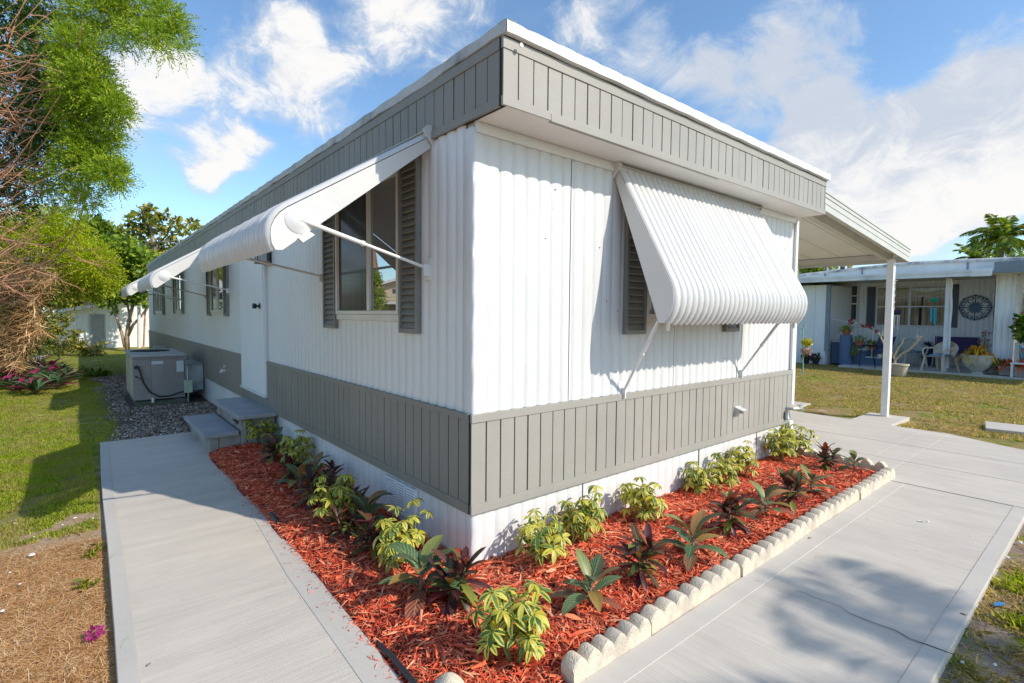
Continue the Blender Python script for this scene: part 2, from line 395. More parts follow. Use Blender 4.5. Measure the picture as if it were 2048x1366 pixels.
ed = [(-.215, .298, 6, 'the one cut by the bottom of the photo'), (.305, 1.14, 8, 'nearest whole piece of the front row'),
      (1.145, 1.845, 7, 'second whole piece of the front row from the photo bottom'), (1.852, 2.262, 4, 'short length in the middle of the front row'),
      (2.269, 3.09, 8, 'long piece of the front row before the chipped gap'), (3.10, 4.03, 8, 'last piece of the front row meeting the dark drive joint')]
for i, (a, b, n, lb) in enumerate(ed):
    if a < 0: b = .298
    edging(n, (b-a-.006)/n, 'scalloped edging block, '+lb, (a, -.986+.006*math.sin(i*2.1), 0), .004*math.sin(i*3))
p = at(880, 1366)
edging(1, .115, 'single round topped edging block alone at the left tip of the red bed', (-.70, -.735, .0), -.6, .05, .092)
for i, (y0, y1, n) in enumerate([(-.93, -.35, 5), (-.34, .2, 5)]):
    edging(n, (y1-y0)/n, ['scalloped edging block turned back along the drive from the far bed corner', 'scalloped edging block along the drive nearest the white wall, behind the plants'][i], (4.09, y0, 0), PI/2, .05, .12)
# black plastic edging strip surfacing at two places
BLK = M('black_plastic', (.025, .025, .028), .55, var=.3)
mb = MB(); mb.tube([(-.688, -.24, .0), (-.697, -.40, .022), (-.705, -.60, .026), (-.715, -.9, .0)], [.008, .012, .012, .008], 8)
tag(mb.build('garden_edging', BLK, smooth=True), 'black plastic lawn edging strip surfacing at the near left rim of the mulch', 'garden edging')
mb = MB(); mb.tube([(-.640, 1.62, .0), (-.650, 1.50, .028), (-.655, 1.40, .03), (-.66, 1.30, .0)], .016, 8)
tag(mb.build('garden_edging', BLK, smooth=True), 'short stub of black edging poking out halfway along the left walk', 'garden edging')
# ============================================================ MOBILE HOME
W, L = 4.128, 16.9
ZB, ZT, ZS, OH, ZF, ZR = .340, .900, 2.492, .281, 2.822, 2.889
def paint_white(name, base=(.70, .695, .68), spots=False, rough=.42):
    mt, g, b = newmat(name); p = g.pos()
    d = g.noise(p, 1.3, 7, .7, (1, 1, .45)); s = g.noise(p, 9, 5, .7, (1, 1, .12)); f = g.noise(p, 60, 3, .6)
    c = g.ramp(d, [(.3, tuple(x*.93 for x in base)), (.65, base)])
    c = g.mix(g.rng(s, .55, .75, 0, .35), c, tuple(x*.86 for x in base)+(1,))
    if spots:
        v = g.n('ShaderNodeTexVoronoi'); v.inputs['Scale'].default_value = 9.; g.l(p, v.inputs['Vector'])
        k = g.math('LESS_THAN', v.outputs['Distance'], g.math('MULTIPLY', g.rng(g.noise(p, 2.2, 3, .6), .45, .7), .07))
        c = g.mix(g.math('MULTIPLY', k, .75), c, (.16, .15, .14, 1))
    g.l(c, b.inputs['Base Color']); b.inputs['Roughness'].default_value = rough
    h = g.math('ADD', g.math('MULTIPLY', g.noise(p, 4.5, 3, .5, (1, 1, .35)), 1.), g.math('MULTIPLY', f, .10))
    g.l(g.bump(h, .020, .8), b.inputs['Normal'])
    return mt
WHT = paint_white('white_siding', spots=True); WHS = paint_white('white_side_siding', (.74, .735, .72)); WTR = paint_white('white_trim', (.77, .77, .75), True, .5)
SOF = M('soffit_white', (.78, .76, .73), .7, var=.05, vs=2, bump=.002)
AWN = M('awning_enamel', (.60, .59, .57), .33, var=.04, vs=2.5, bump=.002, bs=14)
AWD = M('awning_bracket', (.72, .72, .70), .45, var=.1)
def gray_wood(name, base, hz=True):
    mt, g, b = newmat(name); p = g.pos()
    d = g.noise(p, 1.1, 6, .65); gr = g.noise(p, 5, 5, .7, (1.2, 1.2, 26)); f = g.noise(p, 3.2, 3, .5, (1, 1, 30), .4)
    c = g.ramp(d, [(.3, tuple(x*.88 for x in base)), (.7, tuple(x*1.07 for x in base))])
    c = g.mix(g.rng(gr, .45, .8, 0, .2), c, tuple(x*.75 for x in base)+(1,))
    g.l(c, b.inputs['Base Color']); b.inputs['Roughness'].default_value = .52; b.inputs['Specular IOR Level'].default_value = .4
    g.l(g.bump(g.math('ADD', g.math('MULTIPLY', gr, .3), f), .0012, .6), b.inputs['Normal'])
    return mt
GRY = gray_wood('grey_panel', (.345, .326, .288)); GRS = gray_wood('grey_panel_shaded', (.265, .243, .21))  # side panels: same paint made darker, shade put into the colour
SHU = M('shutter_grey', (.21, .205, .185), .5, var=.12, vs=6)
ALU = M('window_aluminium', (.68, .67, .62), .4, .0, var=.08)
RUST = M('dark_screw', (.05, .04, .035), .7)
home = thing('mobile_home', 'white corrugated metal mobile home with grey grooved bands and window awnings', 'mobile home')
E_ = lambda u, d, z: (u, -d, z)        # end wall frame: along x, outward -y
S_ = lambda u, d, z: (-d, u, z)        # side wall frame: along y, outward -x
R_ = lambda u, d, z: (W+d, u, z)
def corr(mb, T, u0, u1, z0, z1, pitch=.1, amp=.013, ph=0., nz=5, jit=.0, flip=False, skips=()):
    """corrugated sheet: rounded ribs meeting in sharp valleys, each rib its own strip so valleys stay crisp"""
    k0 = math.floor((u0-ph)/pitch); u = u0; S = 8
    while u < u1-1e-6:
        ue = min(u1, ph+(k0+1)*pitch); k0 += 1
        if ue-u < 1e-4: continue
        rows = []
        for j in range(nz+1):
            z = z0+(z1-z0)*j/nz; row = []
            for i in range(S+1):
                uu = u+(ue-u)*i/S; t = ((uu-ph)/pitch) % 1.0
                if i == S and t < 1e-6: t = 1.
                d = amp*abs(math.sin(PI*t))**.62 + jit*math.sin(uu*2.3+z*1.7)
                row.append(T(uu, d, z))
            rows.append(row)
        o = len(mb.v); mb.grid(rows); u = ue
        if flip: 
            nf = nz*S; mb.f[-nf:] = [tuple(reversed(f)) for f in mb.f[-nf:]]
    return mb
# upper white walls
mb = MB(); corr(mb, E_, .075, W, ZT-.01, ZS-.03, .1, .013, .075, jit=.001)
for sx_ in (.744, 1.93, 3.03): mb.box(sx_-.0012, -.0145, ZT, sx_+.0012, -.004, ZS-.05, 1)
for _ in range(22):
    u = .075+.1*random.randint(0, 39)+random.choice((.05, .03)); z = random.choice((1.05, 1.5, 1.9, 2.2))+random.uniform(-.06, .06)
    mb.box(u-.003, -.0165, z-.003, u+.003, -.010, z+.003, 1)
mb.build('end_wall_siding', [WHT, RUST], home, smooth=True, angle=60)
mb = MB(); corr(mb, S_, .075, L, ZT-.01, ZS+.02, .1, .012, .075, flip=True)
mb.build('side_wall_siding', WHS, home, smooth=True, angle=60)
mb = MB(); corr(mb, R_, .05, L, .02, ZS+.1, .1, .012, .05); mb.build('far_side_siding', WHS, home, smooth=True, angle=60)
# corner post of folded metal, slightly dented
mb = MB(); prof = [(.0, .10), (-.012, .085), (-.016, .03), (-.016, -.0), (-.012, -.012), (.0, -.016), (.03, -.016), (.085, -.012), (.10, .0)]
rows = []
for j in range(40):
    z = ZT-.01+(ZS-.02-ZT)*j/39; dn = .0035*math.sin(z*31)+.003*math.sin(z*13+1)
    rows.append([(px+ (dn if px < 0 and py < .02 else 0), py + (dn*.6 if py < 0 else 0), z) for px, py in prof])
mb.grid(rows); mb.build('corner_trim', WHT, home, smooth=True, angle=60)
# skirting
mb = MB(); corr(mb, E_, .06, W, -.04, ZB+.01, .1, .008, .06, nz=2)
corr(mb, S_, .06, 3.62, -.04, ZB+.01, .1, .008, .06, nz=2, flip=True); corr(mb, S_, 3.62, L, -.06, ZB+.01, .1, .006, .06, nz=2, flip=True)
rows = []
for j in range(12):
    z = -.04+(ZB+.03)*j/11; dn = .003*math.sin(z*40)
    rows.append([(0, .07, z), (-.010+dn, .05, z), (-.011+dn, .0, z), (0, -.011+dn, z), (.05, -.010, z), (.07, 0, z)])
mb.grid(rows)
for y in (4.85, 6.2, 9.): mb.box(-.010, y-.003, -.04, -.002, y+.003, ZB)
mb.build('skirting', WHS, home, smooth=True, angle=60)
mb = MB()
for x in (.9, 2.35, 3.4): mb = MB(); mb.box(x-.0025, -.012, .0, x+.0025, -.006, ZB); mb.build('skirting_seam', RUST, home)
pass
# grooved grey bands: boards and rails over a dark back plane that paints the groove shadow lines
def band(T, u0, u1, z0, z1, pitch, out, rail_t, rail_b, name, mat, cut=None):
    mb = MB()
    def bx(a, d0, c, b, d1, e, mi=0): mb.box(a, d0, c, b, d1, e, mi, T)
    def seg(ua, ub, za, zb, top=True, bot=True):
        bx(ua, .0, za, ub, out-.011, zb, 1)
        zz0 = za+(rail_b if bot else 0); zz1 = zb-(rail_t if top else 0)
        n = int(math.ceil((ub-u0)/pitch))
        for k in range(int((ua-u0)/pitch), n):
            a = max(ua, u0+k*pitch+.004+random.uniform(-.0015, .0015)); b = min(ub, u0+(k+1)*pitch-.004+random.uniform(-.0015, .0015))
            if b-a < .01: continue
            bx(a, out-.012, zz0, b, out-.003+random.uniform(-.0012, .0012), zz1)
        if top: bx(ua, out-.014, zz1, ub, out+.003, zb)
        if bot: bx(ua, out-.014, za, ub, out+.003, zz0)
    if cut:
        ca, cb, cz = cut; seg(u0, ca, z0, z1); seg(ca+.0005, cb-.0005, z0, cz, top=False); seg(cb, u1, z0, z1)
    else: seg(u0, u1, z0, z1)
    return mb.build(name, [mat, DARK], home, bevel=.0015)
band(E_, -.028, W+.01, ZB, ZT, .104, .028, .045, .055, 'lower_band_front', GRY)
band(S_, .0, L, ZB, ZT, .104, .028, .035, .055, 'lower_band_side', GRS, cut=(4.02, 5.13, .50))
F_ = lambda u, d, z: (u, -OH-d+.028, z)
band(F_, -.03, W+.02, ZS, ZF, .104, .028, .055, .045, 'fascia_front', GRY)
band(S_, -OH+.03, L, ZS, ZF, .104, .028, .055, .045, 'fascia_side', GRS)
mb = MB(); mb.box(W, -OH+.002, ZS, W+.02, L, ZF-.002); mb.build('fascia_far_side', GRS, home, bevel=.002)
# lap joint seen in the front fascia's lower rail
mb = MB(); mb.box(.30, -OH-.006, ZS-.006, W*.5, -OH+.02, ZS+.035); mb.build('fascia_rail', GRY, home, bevel=.002)
mb = MB(); mb.box(-.0, -OH+.003, ZS-.002, W, .0, ZS+.012)
mb.build('soffit', SOF, home)
mb = MB(); mb.box(.0, -.026, ZS-.06, W, -.001, ZS-.003); mb.build('soffit_trim', WTR, home, bevel=.003)
# roof with folded drip edge
RF = M('roof_coating', (.74, .74, .73), .6, var=.12, vs=3, bump=.01, bs=12, col2=(.42, .40, .38), th=(.55, .8))
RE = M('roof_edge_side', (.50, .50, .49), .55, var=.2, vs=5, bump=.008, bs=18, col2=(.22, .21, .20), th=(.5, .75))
mb = MB(); nx, ny = 14, 40; rows = []
for j in range(ny+1):
    y = -OH-.03+(L+OH+.06)*j/ny
    rows.append([(-.03+(W+.06)*i/nx, y, ZR-.004+.10*math.sin(PI*i/nx)*min(1, j/6)+.002*math.sin(j*3+i)) for i in range(nx+1)])
mb.grid(rows); mb.build('roof', RF, home, smooth='all')
mb = MB()
n = 60
def strip(T, u0, u1, n, za, zb, d0, d1, jz=.003):
    top = []; 
    rows = [[], [], [], []]
    for i in range(n+1):
        u = u0+(u1-u0)*i/n; j = jz*(math.sin(i*1.7)+math.sin(i*.61))*.5; k = jz*.7*math.sin(i*2.3)
        rows[0].append(T(u, d0, za+j)); rows[1].append(T(u, d1, za+j+.004)); rows[2].append(T(u, d1+k, zb-.008)); rows[3].append(T(u, d1-.014, zb))
    mb.grid(rows); mb.grid([rows[3], [T(u0+(u1-u0)*i/n, d0-.05, zb+.002) for i in range(n+1)]])
strip(lambda u, d, z: (u, -OH-d, z), -.03, W+.03, 60, ZF+.006, ZR+.006, -.0, .030)
mb.build('roof_edge_front', WTR, home, smooth=True, angle=40)
mb = MB(); strip(S_, -OH-.03, L+.03, 150, ZF+.002, ZR+.004, .02, .036, .008)
mb.build('roof_edge_side', RE, home, smooth=True, angle=40)
mb = MB(); mb.box(W, -OH-.03, ZF+.004, W+.032, L, ZR+.002); mb.build('roof_edge_far', WTR, home)
mb = MB(); mb.tube([(.06, -OH-.030, ZF-.030), (.06, -OH-.036, ZF-.030)], .011, 14); mb.build('fascia_bolt', WTR, home, smooth=True)
mb = MB(); mb.box(.01, .02, -.05, .02, L-.02, ZS+.2); mb.box(.02, .012, -.05, W-.02, .02, ZS+.2); mb.box(.0, L-.02, -.05, W, L, ZF)
mb.build('inner_wall', WHS, home)
# ---- glass
def glass(name, dark, refl, rough=.015, tint=(.9, .95, 1), streak=False):
    mt, g, b = newmat(name); out = mt.node_tree.nodes['Material Output']; p = g.pos()
    n = g.noise(p, 3., 5, .65, (1, 1, .5))
    c = g.ramp(n, [(.3, tuple(x*.5 for x in dark)), (.7, tuple(x*1.6 for x in dark))])
    if streak: c = g.mix(g.rng(g.noise(p, 30, 3, .6, (1, 1, .02)), .4, .65), c, tuple(x*.35 for x in dark)+(1,))
    g.l(c, b.inputs['Base Color']); b.inputs['Roughness'].default_value = .6; b.inputs['Specular IOR Level'].default_value = .2
    gl = g.n('ShaderNodeBsdfGlossy'); gl.inputs['Roughness'].default_value = rough; gl.inputs['Color'].default_value = (*tint, 1)
    lw = g.n('ShaderNodeLayerWeight'); lw.inputs['Blend'].default_value = .25
    f = g.math('ADD', refl, g.math('MULTIPLY', lw.outputs['Fresnel'], .6), clamp=True)
    mx = g.n('ShaderNodeMixShader'); g.l(f, mx.inputs[0]); g.l(b.outputs[0], mx.inputs[1]); g.l(gl.outputs[0], mx.inputs[2]); g.l(mx.outputs[0], out.inputs[0])
    return mt
GL_D = glass('glass_dark_screened', (.020, .026, .034), .05, .12, streak=True); GL_R = glass('glass_reflective', (.05, .045, .04), .38)
GL_E = glass('glass_end', (.035, .03, .03), .08, .03, streak=True)
def box_(mb, T, a, d0, z0, b, d1, z1, mi=0): mb.box(a, d0, z0, b, d1, z1, mi, T)
def window(T, u0, u1, z0, z1, mull, glasses, sill=True):
    mb = MB(); f = .028
    for a, b, c, d in ((u0, u1, z0, z0+f), (u0, u1, z1-f, z1)): box_(mb, T, a, .0, c, b, .042, d)
    box_(mb, T, u0, .0, z0+f, u0+f, .0421, z1-f); box_(mb, T, u1-f, .0, z0+f, u1, .0421, z1-f)
    us = [u0+f]+[m_ for m_ in mull]+[u1-f]
    for m_ in mull: box_(mb, T, m_-.018, .0, z0+f, m_+.018, .040, z1-f)
    if sill: box_(mb, T, u0-.012, .0, z0-.045, u1+.012, .030, z0-.001)
    w_ = mb.build('window', ALU, home, bevel=.003)
    for i in range(len(us)-1):
        mb = MB(); box_(mb, T, us[i]+(.018 if i else 0)+.002, .014, z0+f+.001, us[i+1]-(.018 if i < len(us)-2 else 0)-.002, .020, z1-f-.001)
        mb.build('pane', glasses[i % len(glasses)], w_)
    return w_
def shutter(T, u0, u1, z0, z1, n=22):
    mb = MB(); f = .022
    box_(mb, T, u0, .013, z0, u0+f, .045, z1); box_(mb, T, u1-f, .013, z0, u1, .045, z1)
    box_(mb, T, u0+f, .013, z0, u1-f, .0445, z0+f*1.3); box_(mb, T, u0+f, .013, z1-f*1.3, u1-f, .0445, z1)
    box_(mb, T, u0+f, .012, z0+f, u1-f, .016, z1-f)
    a = z0+f*1.3; h = (z1-z0-f*2.6)/n
    for k in range(n):
        zz = a+k*h
        mb.add([T(u0+f, .038, zz+h*.12), T(u1-f, .038, zz+h*.12), T(u1-f, .017, zz+h), T(u0+f, .017, zz+h), T(u0+f, .034, zz), T(u1-f, .034, zz)],
               [(0, 1, 2, 3), (4, 5, 1, 0), (3, 2, 5, 4)])
    return mb.build('shutter', SHU, home, bevel=.0)
window(S_, .80, 1.885, 1.447, 2.40, [1.272], [GL_R, GL_D]); shutter(S_, .545, .785, 1.329, 2.435, 24); shutter(S_, 1.90, 2.165, 1.329, 2.435, 24)
window(S_, 6.19, 7.17, 1.46, 2.25, [6.66], [GL_R, GL_D]); shutter(S_, 5.93, 6.17, 1.40, 2.28, 18); shutter(S_, 7.19, 7.45, 1.40, 2.28, 18)
window(S_, 10.22, 11.10, 1.46, 2.25, [10.7], [GL_R, GL_D]); shutter(S_, 10.0, 10.2, 1.42, 2.28, 18); shutter(S_, 11.12, 11.35, 1.42, 2.28, 18)
window(S_, 13.35, 15.0, 1.44, 2.2, [13.9, 14.45], [GL_R, GL_D, GL_R]); shutter(S_, 13.05, 13.32, 1.38, 2.25, 16); shutter(S_, 15.02, 15.3, 1.38, 2.25, 16)
we = window(E_, 1.53, 2.67, 1.442, 2.32, [2.1], [GL_E, GL_E]); shutter(E_, 1.285, 1.522, 1.322, 2.37, 20); shutter(E_, 2.682, 2.925, 1.322, 2.37, 20)
mb = MB(); mb.box(1.545, -.05, 1.50, 1.565, -.042, 1.60); mb.build('latch', ALU, we)
# ---- door, lamp, vents, taps
mb = MB(); box_(mb, S_, 4.05, .02, .51, 5.10, .052, 2.40)
dr_ = mb.build('door', M('door_white', (.80, .80, .80), .5, var=.03, vs=2, bump=.001), home, bevel=.004)
mb = MB(); mb.tube([(-.052, 4.16, 1.53), (-.085, 4.16, 1.53), (-.09, 4.16, 1.53), (-.125, 4.16, 1.53), (-.13, 4.16, 1.53)], [.012, .012, .030, .032, .02], 14); mb.tube([(-.052, 4.16, 1.53), (-.058, 4.16, 1.53)], .034, 14)
mb.build('door_handle', M('black_metal', (.012, .012, .014), .35, .3), dr_, smooth=True)
mb = MB()
for a, b in ((4.0, 4.05), (5.10, 5.15)): box_(mb, S_, a, .012, .50, b, .040, 2.45)
box_(mb, S_, 4.05, .012, 2.40, 5.10, .0395, 2.45); box_(mb, S_, 4.0, .012, .48, 5.15, .06, .508)
mb.build('door_frame', WHS, home, bevel=.003)
mb = MB(); mb.prism([(.03, 2.47), (.15, 2.475), (.155, 2.49), (.03, 2.585)], 3.93, 5.05, lambda u, v, a: S_(a, u, v)); mb.build('door_hood', AWN, home, bevel=.002)
BM = MC['black_metal']
mb = MB(); box_(mb, S_, 3.80, .012, 1.98, 3.92, .03, 2.24); box_(mb, S_, 3.835, .03, 2.19, 3.885, .09, 2.21)
for du in (0, .1):
    for dd in (.05, .15): box_(mb, S_, 3.805+du, dd, 2.0, 3.815+du, dd+.008, 2.18)
box_(mb, S_, 3.80, .045, 2.18, 3.92, .163, 2.195); box_(mb, S_, 3.80, .045, 1.99, 3.92, .163, 2.002)
lp = mb.build('wall_lamp', BM, home)
mb = MB(); box_(mb, S_, 3.813, .055, 2.004, 3.907, .153, 2.178); mb.build('lamp_glass', glass('lamp_glass', (.3, .3, .3), .2), lp)
mb = MB()      # louvred foundation vent below the band
for k in range(3):
    a = .60+k*.135
    for j in range(10):
        z = .129+j*.0172
        mb.add([S_(a+.006, .030, z), S_(a+.114, .030, z), S_(a+.114, .027, z+.0105), S_(a+.006, .027, z+.0105)], [(0, 1, 2, 3)])
    box_(mb, S_, a-.014, .010, .115, a+.004, .032, .315)
box_(mb, S_, .99, .010, .115, 1.004, .032, .315); box_(mb, S_, .588, .010, .108, 1.004, .034, .122); box_(mb, S_, .588, .010, .304, 1.004, .034, .318)
fv = mb.build('foundation_vent', M('vent_white', (.82, .82, .82), .4, var=.04), home)
mb = MB(); box_(mb, S_, .592, .0095, .118, 1.0, .0135, .31); mb.build('vent_gap_shade', SHU, fv)  # dark sheet behind the slats, stands in for shade in the gaps
DOT = M('vent_shadow_plastic', (.55, .55, .55), .5)
mb = MB(); box_(mb, E_, 2.905, .025, .555, 3.005, .036, .635)
mb.prism([(.036, .628), (.105, .606), (.10, .598), (.036, .612)], 2.91, 3.0, lambda u, v, a: E_(a, u, v))
for a in (2.91, 2.996): box_(mb, E_, a, .036, .565, a+.004, .07, .61)
mb.build('dryer_vent', AWN, home, bevel=.002)
mb = MB(); mb.tube([S_(6.2, .02, .60), S_(6.2, .07, .60), S_(6.2, .085, .57)], [.03, .03, .022], 10); mb.tube([S_(6.2, .02, .66), S_(6.2, .05, .66)], .022, 8); mb.build('side_pipe_cap', AWN, home, smooth=True)
GAL = M('galvanised', (.45, .46, .47), .4, .7, var=.2)
mb = MB(); mb.tube([(4.02, -.03, .50), (4.02, -.10, .50), (4.06, -.12, .505), (4.16, -.13, .50), (4.19, -.13, .47)], [.013, .016, .014, .012, .012], 10)
mb.tube([(4.10, -.128, .50), (4.10, -.128, .535)], .006, 8); mb.lathe([(.0, 0), (.026, .0), (.026, .008), (0, .008)], 10, (4.10, -.128, .533))
mb.tube([(3.99, -.045, .47), (3.99, -.045, .41), (3.985, -.06, .39)], [.022, .024, .02], 10); mb.build('outdoor_tap', GAL, home, smooth=True)
mb = MB(); mb.tube([(3.93, -.02, .34), (3.93, -.03, .05)], .003, 6); mb.build('ground_wire', BLK, home)
mb = MB(); mb.box(4.06, -.05, .0, W+.02, -.0115, .36); mb.build('corner_pipe_cover', WTR, home, bevel=.006)
mb = MB(); mb.box(W-.03, -.035, ZT, W+.03, -.012, ZS-.03); mb.build('far_corner_trim', WHT, home, bevel=.004)
mb = MB(); mb.box(2.655, -.075, 1.375, 2.80, -.046, 1.42, 0); mb.build('wall_box', BM if False else SHU, home, bevel=.003)
# ---- awnings
def awning(T, u0, u1, prof, panel_low, hz, arms, cup=True, pitch=.0676, amp=.019, tilt=1):
    if cup: amp = .027
    # canopy
    pr = [Vector((p_[0], p_[1])) for p_ in prof]
    nrm = []
    for i in range(len(pr)):
        t = (pr[min(i+1, len(pr)-1)]-pr[max(i-1, 0)]).normalized(); nrm.append(Vector((-t.y, t.x))*(-1 if t.x < 0 else 1) if False else Vector((-t.y, t.x)))
    mb = MB(); nr = int(round((u1-u0)/pitch)); pw = (u1-u0)/nr; SR = 8; wob = [random.uniform(.9, 1.1) for _ in range(nr)]
    for r_ in range(nr):
        rows = []
        for i, p_ in enumerate(pr):
            row = []
            for k in range(SR+1):
                t = k/SR; q = p_ + nrm[i]*(amp*wob[r_]*math.sin(PI*t)**.55 if 0 < k < SR else 0.)
                row.append(T(u0+(r_+t)*pw, q.x, q.y-(.006*math.sin(PI*t) if i == len(pr)-1 else 0)))
            rows.append(row)
        mb.grid(rows)
    cn = mb.build('awning', AWN, home, smooth='all')
    # end panels
    for ue in (u0-.004, u1+.001):
        mb = MB(); poly = [(p_[0], p_[1]-.006) for p_ in prof] + panel_low
        mb.prism(poly, 0, .003, lambda a, b, c: T(ue+c, a, b))
        # folded bottom lip
        mb.build('side_panel', AWN, cn)
    mb = MB()
    mb.prism([(.012, hz-.05), (.050, hz-.035), (.056, hz+.012), (.012, hz+.03)], u0-.005, u1+.005, lambda a, b, c: T(c, a, b))
    mb.prism([(.012, hz+.03), (.075, hz+.010), (.075, hz+.005), (.012, hz+.022)], u0-.02, u1+.02, lambda a, b, c: T(c, a, b))
    mb.build('header', AWN, cn, bevel=.0015)
    for ue in (u0-.03, u1+.015):
        mb = MB(); mb.prism([(.0, hz-.09), (.085, hz+.012), (.06, hz+.04), (.0, hz+.055)], 0, .012, lambda a, b, c: T(ue+c, a, b)); mb.build('end_bracket', AWN, cn, bevel=.002)
    for (uf, zf, ut, dt, zt) in arms:
        a = Vector(T(uf, .035, zf)); b = Vector(T(ut, dt, zt)); mb = MB(); mid = a+(b-a)*.55
        mb.tube([a, mid], .0095, 10); mb.tube([mid, b], .0125, 10)
        mb.tube([mid-(b-a)*.012, mid+(b-a)*.012], .016, 10)
        box_(mb, T, uf-.006, .014, zf-.05, uf+.006, .05, zf+.02); box_(mb, T, uf-.038, .012, zf-.075, uf+.038, .016, zf+.06)
        if cup:
            c = Vector(T(ut, dt, zt)); s_ = 1
            prof_c = [(.0, .0), (.07, .0), (.07, .003), (.045, .018), (.02, .028), (0, .03)]
            vs = []; nn = 18
            ax = Vector(T(1, 0, 0))-Vector(T(0, 0, 0)); sg = -1 if ut < (u0+u1)/2 else 1
            base = Vector(T(u0-.004 if sg < 0 else u1+.004, dt, zt))
            e1 = Vector(T(0, 1, 0))-Vector(T(0, 0, 0)); e2 = Vector((0, 0, 1))
            for r, h_ in prof_c:
                for q in range(nn): vs.append(base+e1*(r*math.cos(2*PI*q/nn))+e2*(r*math.sin(2*PI*q/nn))+ax*(sg*h_))
            mb.add(vs, [(i*nn+q, i*nn+(q+1)%nn, (i+1)*nn+(q+1)%nn, (i+1)*nn+q) for i in range(len(prof_c)-1) for q in range(nn)])
        mb.build('arm', AWD, cn, smooth=True, angle=50)
    return cn
ZH = 2.475
pe = [(.045, 2.44)] + [(.045+(.470-.045)*t, 2.44+(1.665-2.44)*t) for t in (.25, .5, .75, 1.)] + [(.486, 1.62), (.492, 1.575), (.489, 1.53), (.477, 1.485), (.455, 1.445), (.425, 1.415)]
cE = awning(E_, 1.175, 3.205, pe, [(.385, 1.41), (.01, 2.40)], ZH-.02, [(1.287, .925, 1.21, .36, 1.42), (2.998, .945, 3.0, .36, 1.42)], cup=False)
mb = MB()
for u in (1.24, 3.16): mb = MB(); mb.prism([(.40, 1.425), (.425, 1.42), (.418, 1.36), (.408, 1.355), (.398, 1.365)], 0, .003, lambda a, b, c: E_(u+c, a, b)); mb.build('pull_eye', AWD, cE)
ps = [(.05, 2.50)] + [(.05+(.85-.05)*t, 2.50+(1.985-2.50)*t) for t in (.2, .4, .6, .8, 1.)] + [(.885, 1.955), (.91, 1.92), (.926, 1.88), (.928, 1.84), (.922, 1.80), (.905, 1.77)]
lo = [(.872, 1.767), (.01, 2.455)]
def ear(T, u, cn):
    mb = MB(); mb.prism([(.72, 1.855), (.78, 1.81), (.80, 1.83), (.76, 1.875)], -.03, .0, lambda a, b, c: T(u+c, a, b)); mb.build('hold_down_clip', AWD, cn)
c1 = awning(S_, .425, 2.27, ps, lo, 2.525, [(.45, 1.735, .40, .79, 1.925), (2.226, 1.775, 2.30, .79, 1.925)]); ear(S_, .425, c1)
c2 = awning(S_, 5.79, 7.60, ps, lo, 2.52, [(5.93, 1.775, 5.77, .79, 1.92), (7.57, 1.725, 7.62, .79, 1.92)])
c3 = awning(S_, 9.93, 11.55, ps, lo, 2.52, [(10.17, 1.70, 9.91, .79, 1.92), (11.23, 1.725, 11.57, .79, 1.92)])
# ============================================================ CARPORT
cp = thing('carport', 'white lean-to carport roof on square posts beside the drive', 'carport', (W+.02, 0, 0))
def lc(x, y, z): return (x-W-.02, y, z)
CPM = M('carport_enamel', (.74, .72, .68), .5, var=.05, vs=2, bump=.001); CPT = M('carport_fascia', (.54, .53, .48), .45, var=.08, vs=3); CPP = M('post_white', (.78, .78, .78), .45, var=.06, vs=4, bump=.002)
zt = lambda x: 2.825-.0955*(x-W)
mb = MB()
vs = []
for x in (W+.034, 7.80):
    for y in (-.13, 12.): vs += [lc(x, y, zt(x)-.10), lc(x, y, zt(x)-.05)]
mb.add(vs, [(0, 4, 6, 2), (1, 3, 7, 5), (0, 1, 5, 4), (2, 6, 7, 3), (4, 5, 7, 6), (0, 2, 3, 1)])
cr_ = mb.build('roof', CPM, cp)
mb = MB()
for k in range(1, 30):
    y = -.13+k*.40; mb.add([lc(W+.034, y-.006, zt(W+.034)-.1015), lc(7.62, y-.006, zt(7.62)-.1015), lc(7.62, y+.006, zt(7.62)-.1015), lc(W+.034, y+.006, zt(W+.034)-.1015)], [(0, 1, 2, 3)])
mb.build('ceiling_seam', M('seam_grey', (.42, .40, .37), .6), cr_)
mb = MB()   # stepped front fascia
for z_a, z_b, d in ((-.185, -.115, .150), (-.113, -.052, .155), (-.050, -.012, .162), (-.010, .018, .170)):
    x0, x1 = W+.04, 7.81
    vs = [lc(x0, -d, zt(x0)+z_a), lc(x1, -d, zt(x1)+z_a), lc(x1, -d, zt(x1)+z_b), lc(x0, -d, zt(x0)+z_b), lc(x0, -.128, zt(x0)+z_a), lc(x1, -.128, zt(x1)+z_a), lc(x1, -.128, zt(x1)+z_b), lc(x0, -.128, zt(x0)+z_b)]
    mb.add(vs, [(0, 1, 2, 3), (4, 7, 6, 5), (0, 4, 5, 1), (3, 2, 6, 7), (1, 5, 6, 2), (0, 3, 7, 4)])
mb.build('front_fascia', CPT, cp, bevel=.002)
mb = MB()
for z_a, z_b, d in ((-.185, -.10, 7.825), (-.098, -.03, 7.83), (-.028, .018, 7.838)): 
    mb.box(*lc(7.811, -.128, zt(7.81)+z_a), *lc(d, 12., zt(7.81)+z_b))
mb.build('gutter', CPT, cp, bevel=.002)
mb = MB(); vs = []
for x in (W+.034, 7.52):
    for y in (.02, .09): vs += [lc(x, y, zt(x)-.20), lc(x, y, zt(x)-.102)]
mb.add(vs, [(0, 4, 6, 2), (1, 3, 7, 5), (0, 1, 5, 4), (2, 6, 7, 3), (4, 5, 7, 6), (0, 2, 3, 1)])
mb.box(*lc(7.50, .0, 2.325), *lc(7.60, 12., 2.395))
mb.build('beam', CPT, cp, bevel=.002)
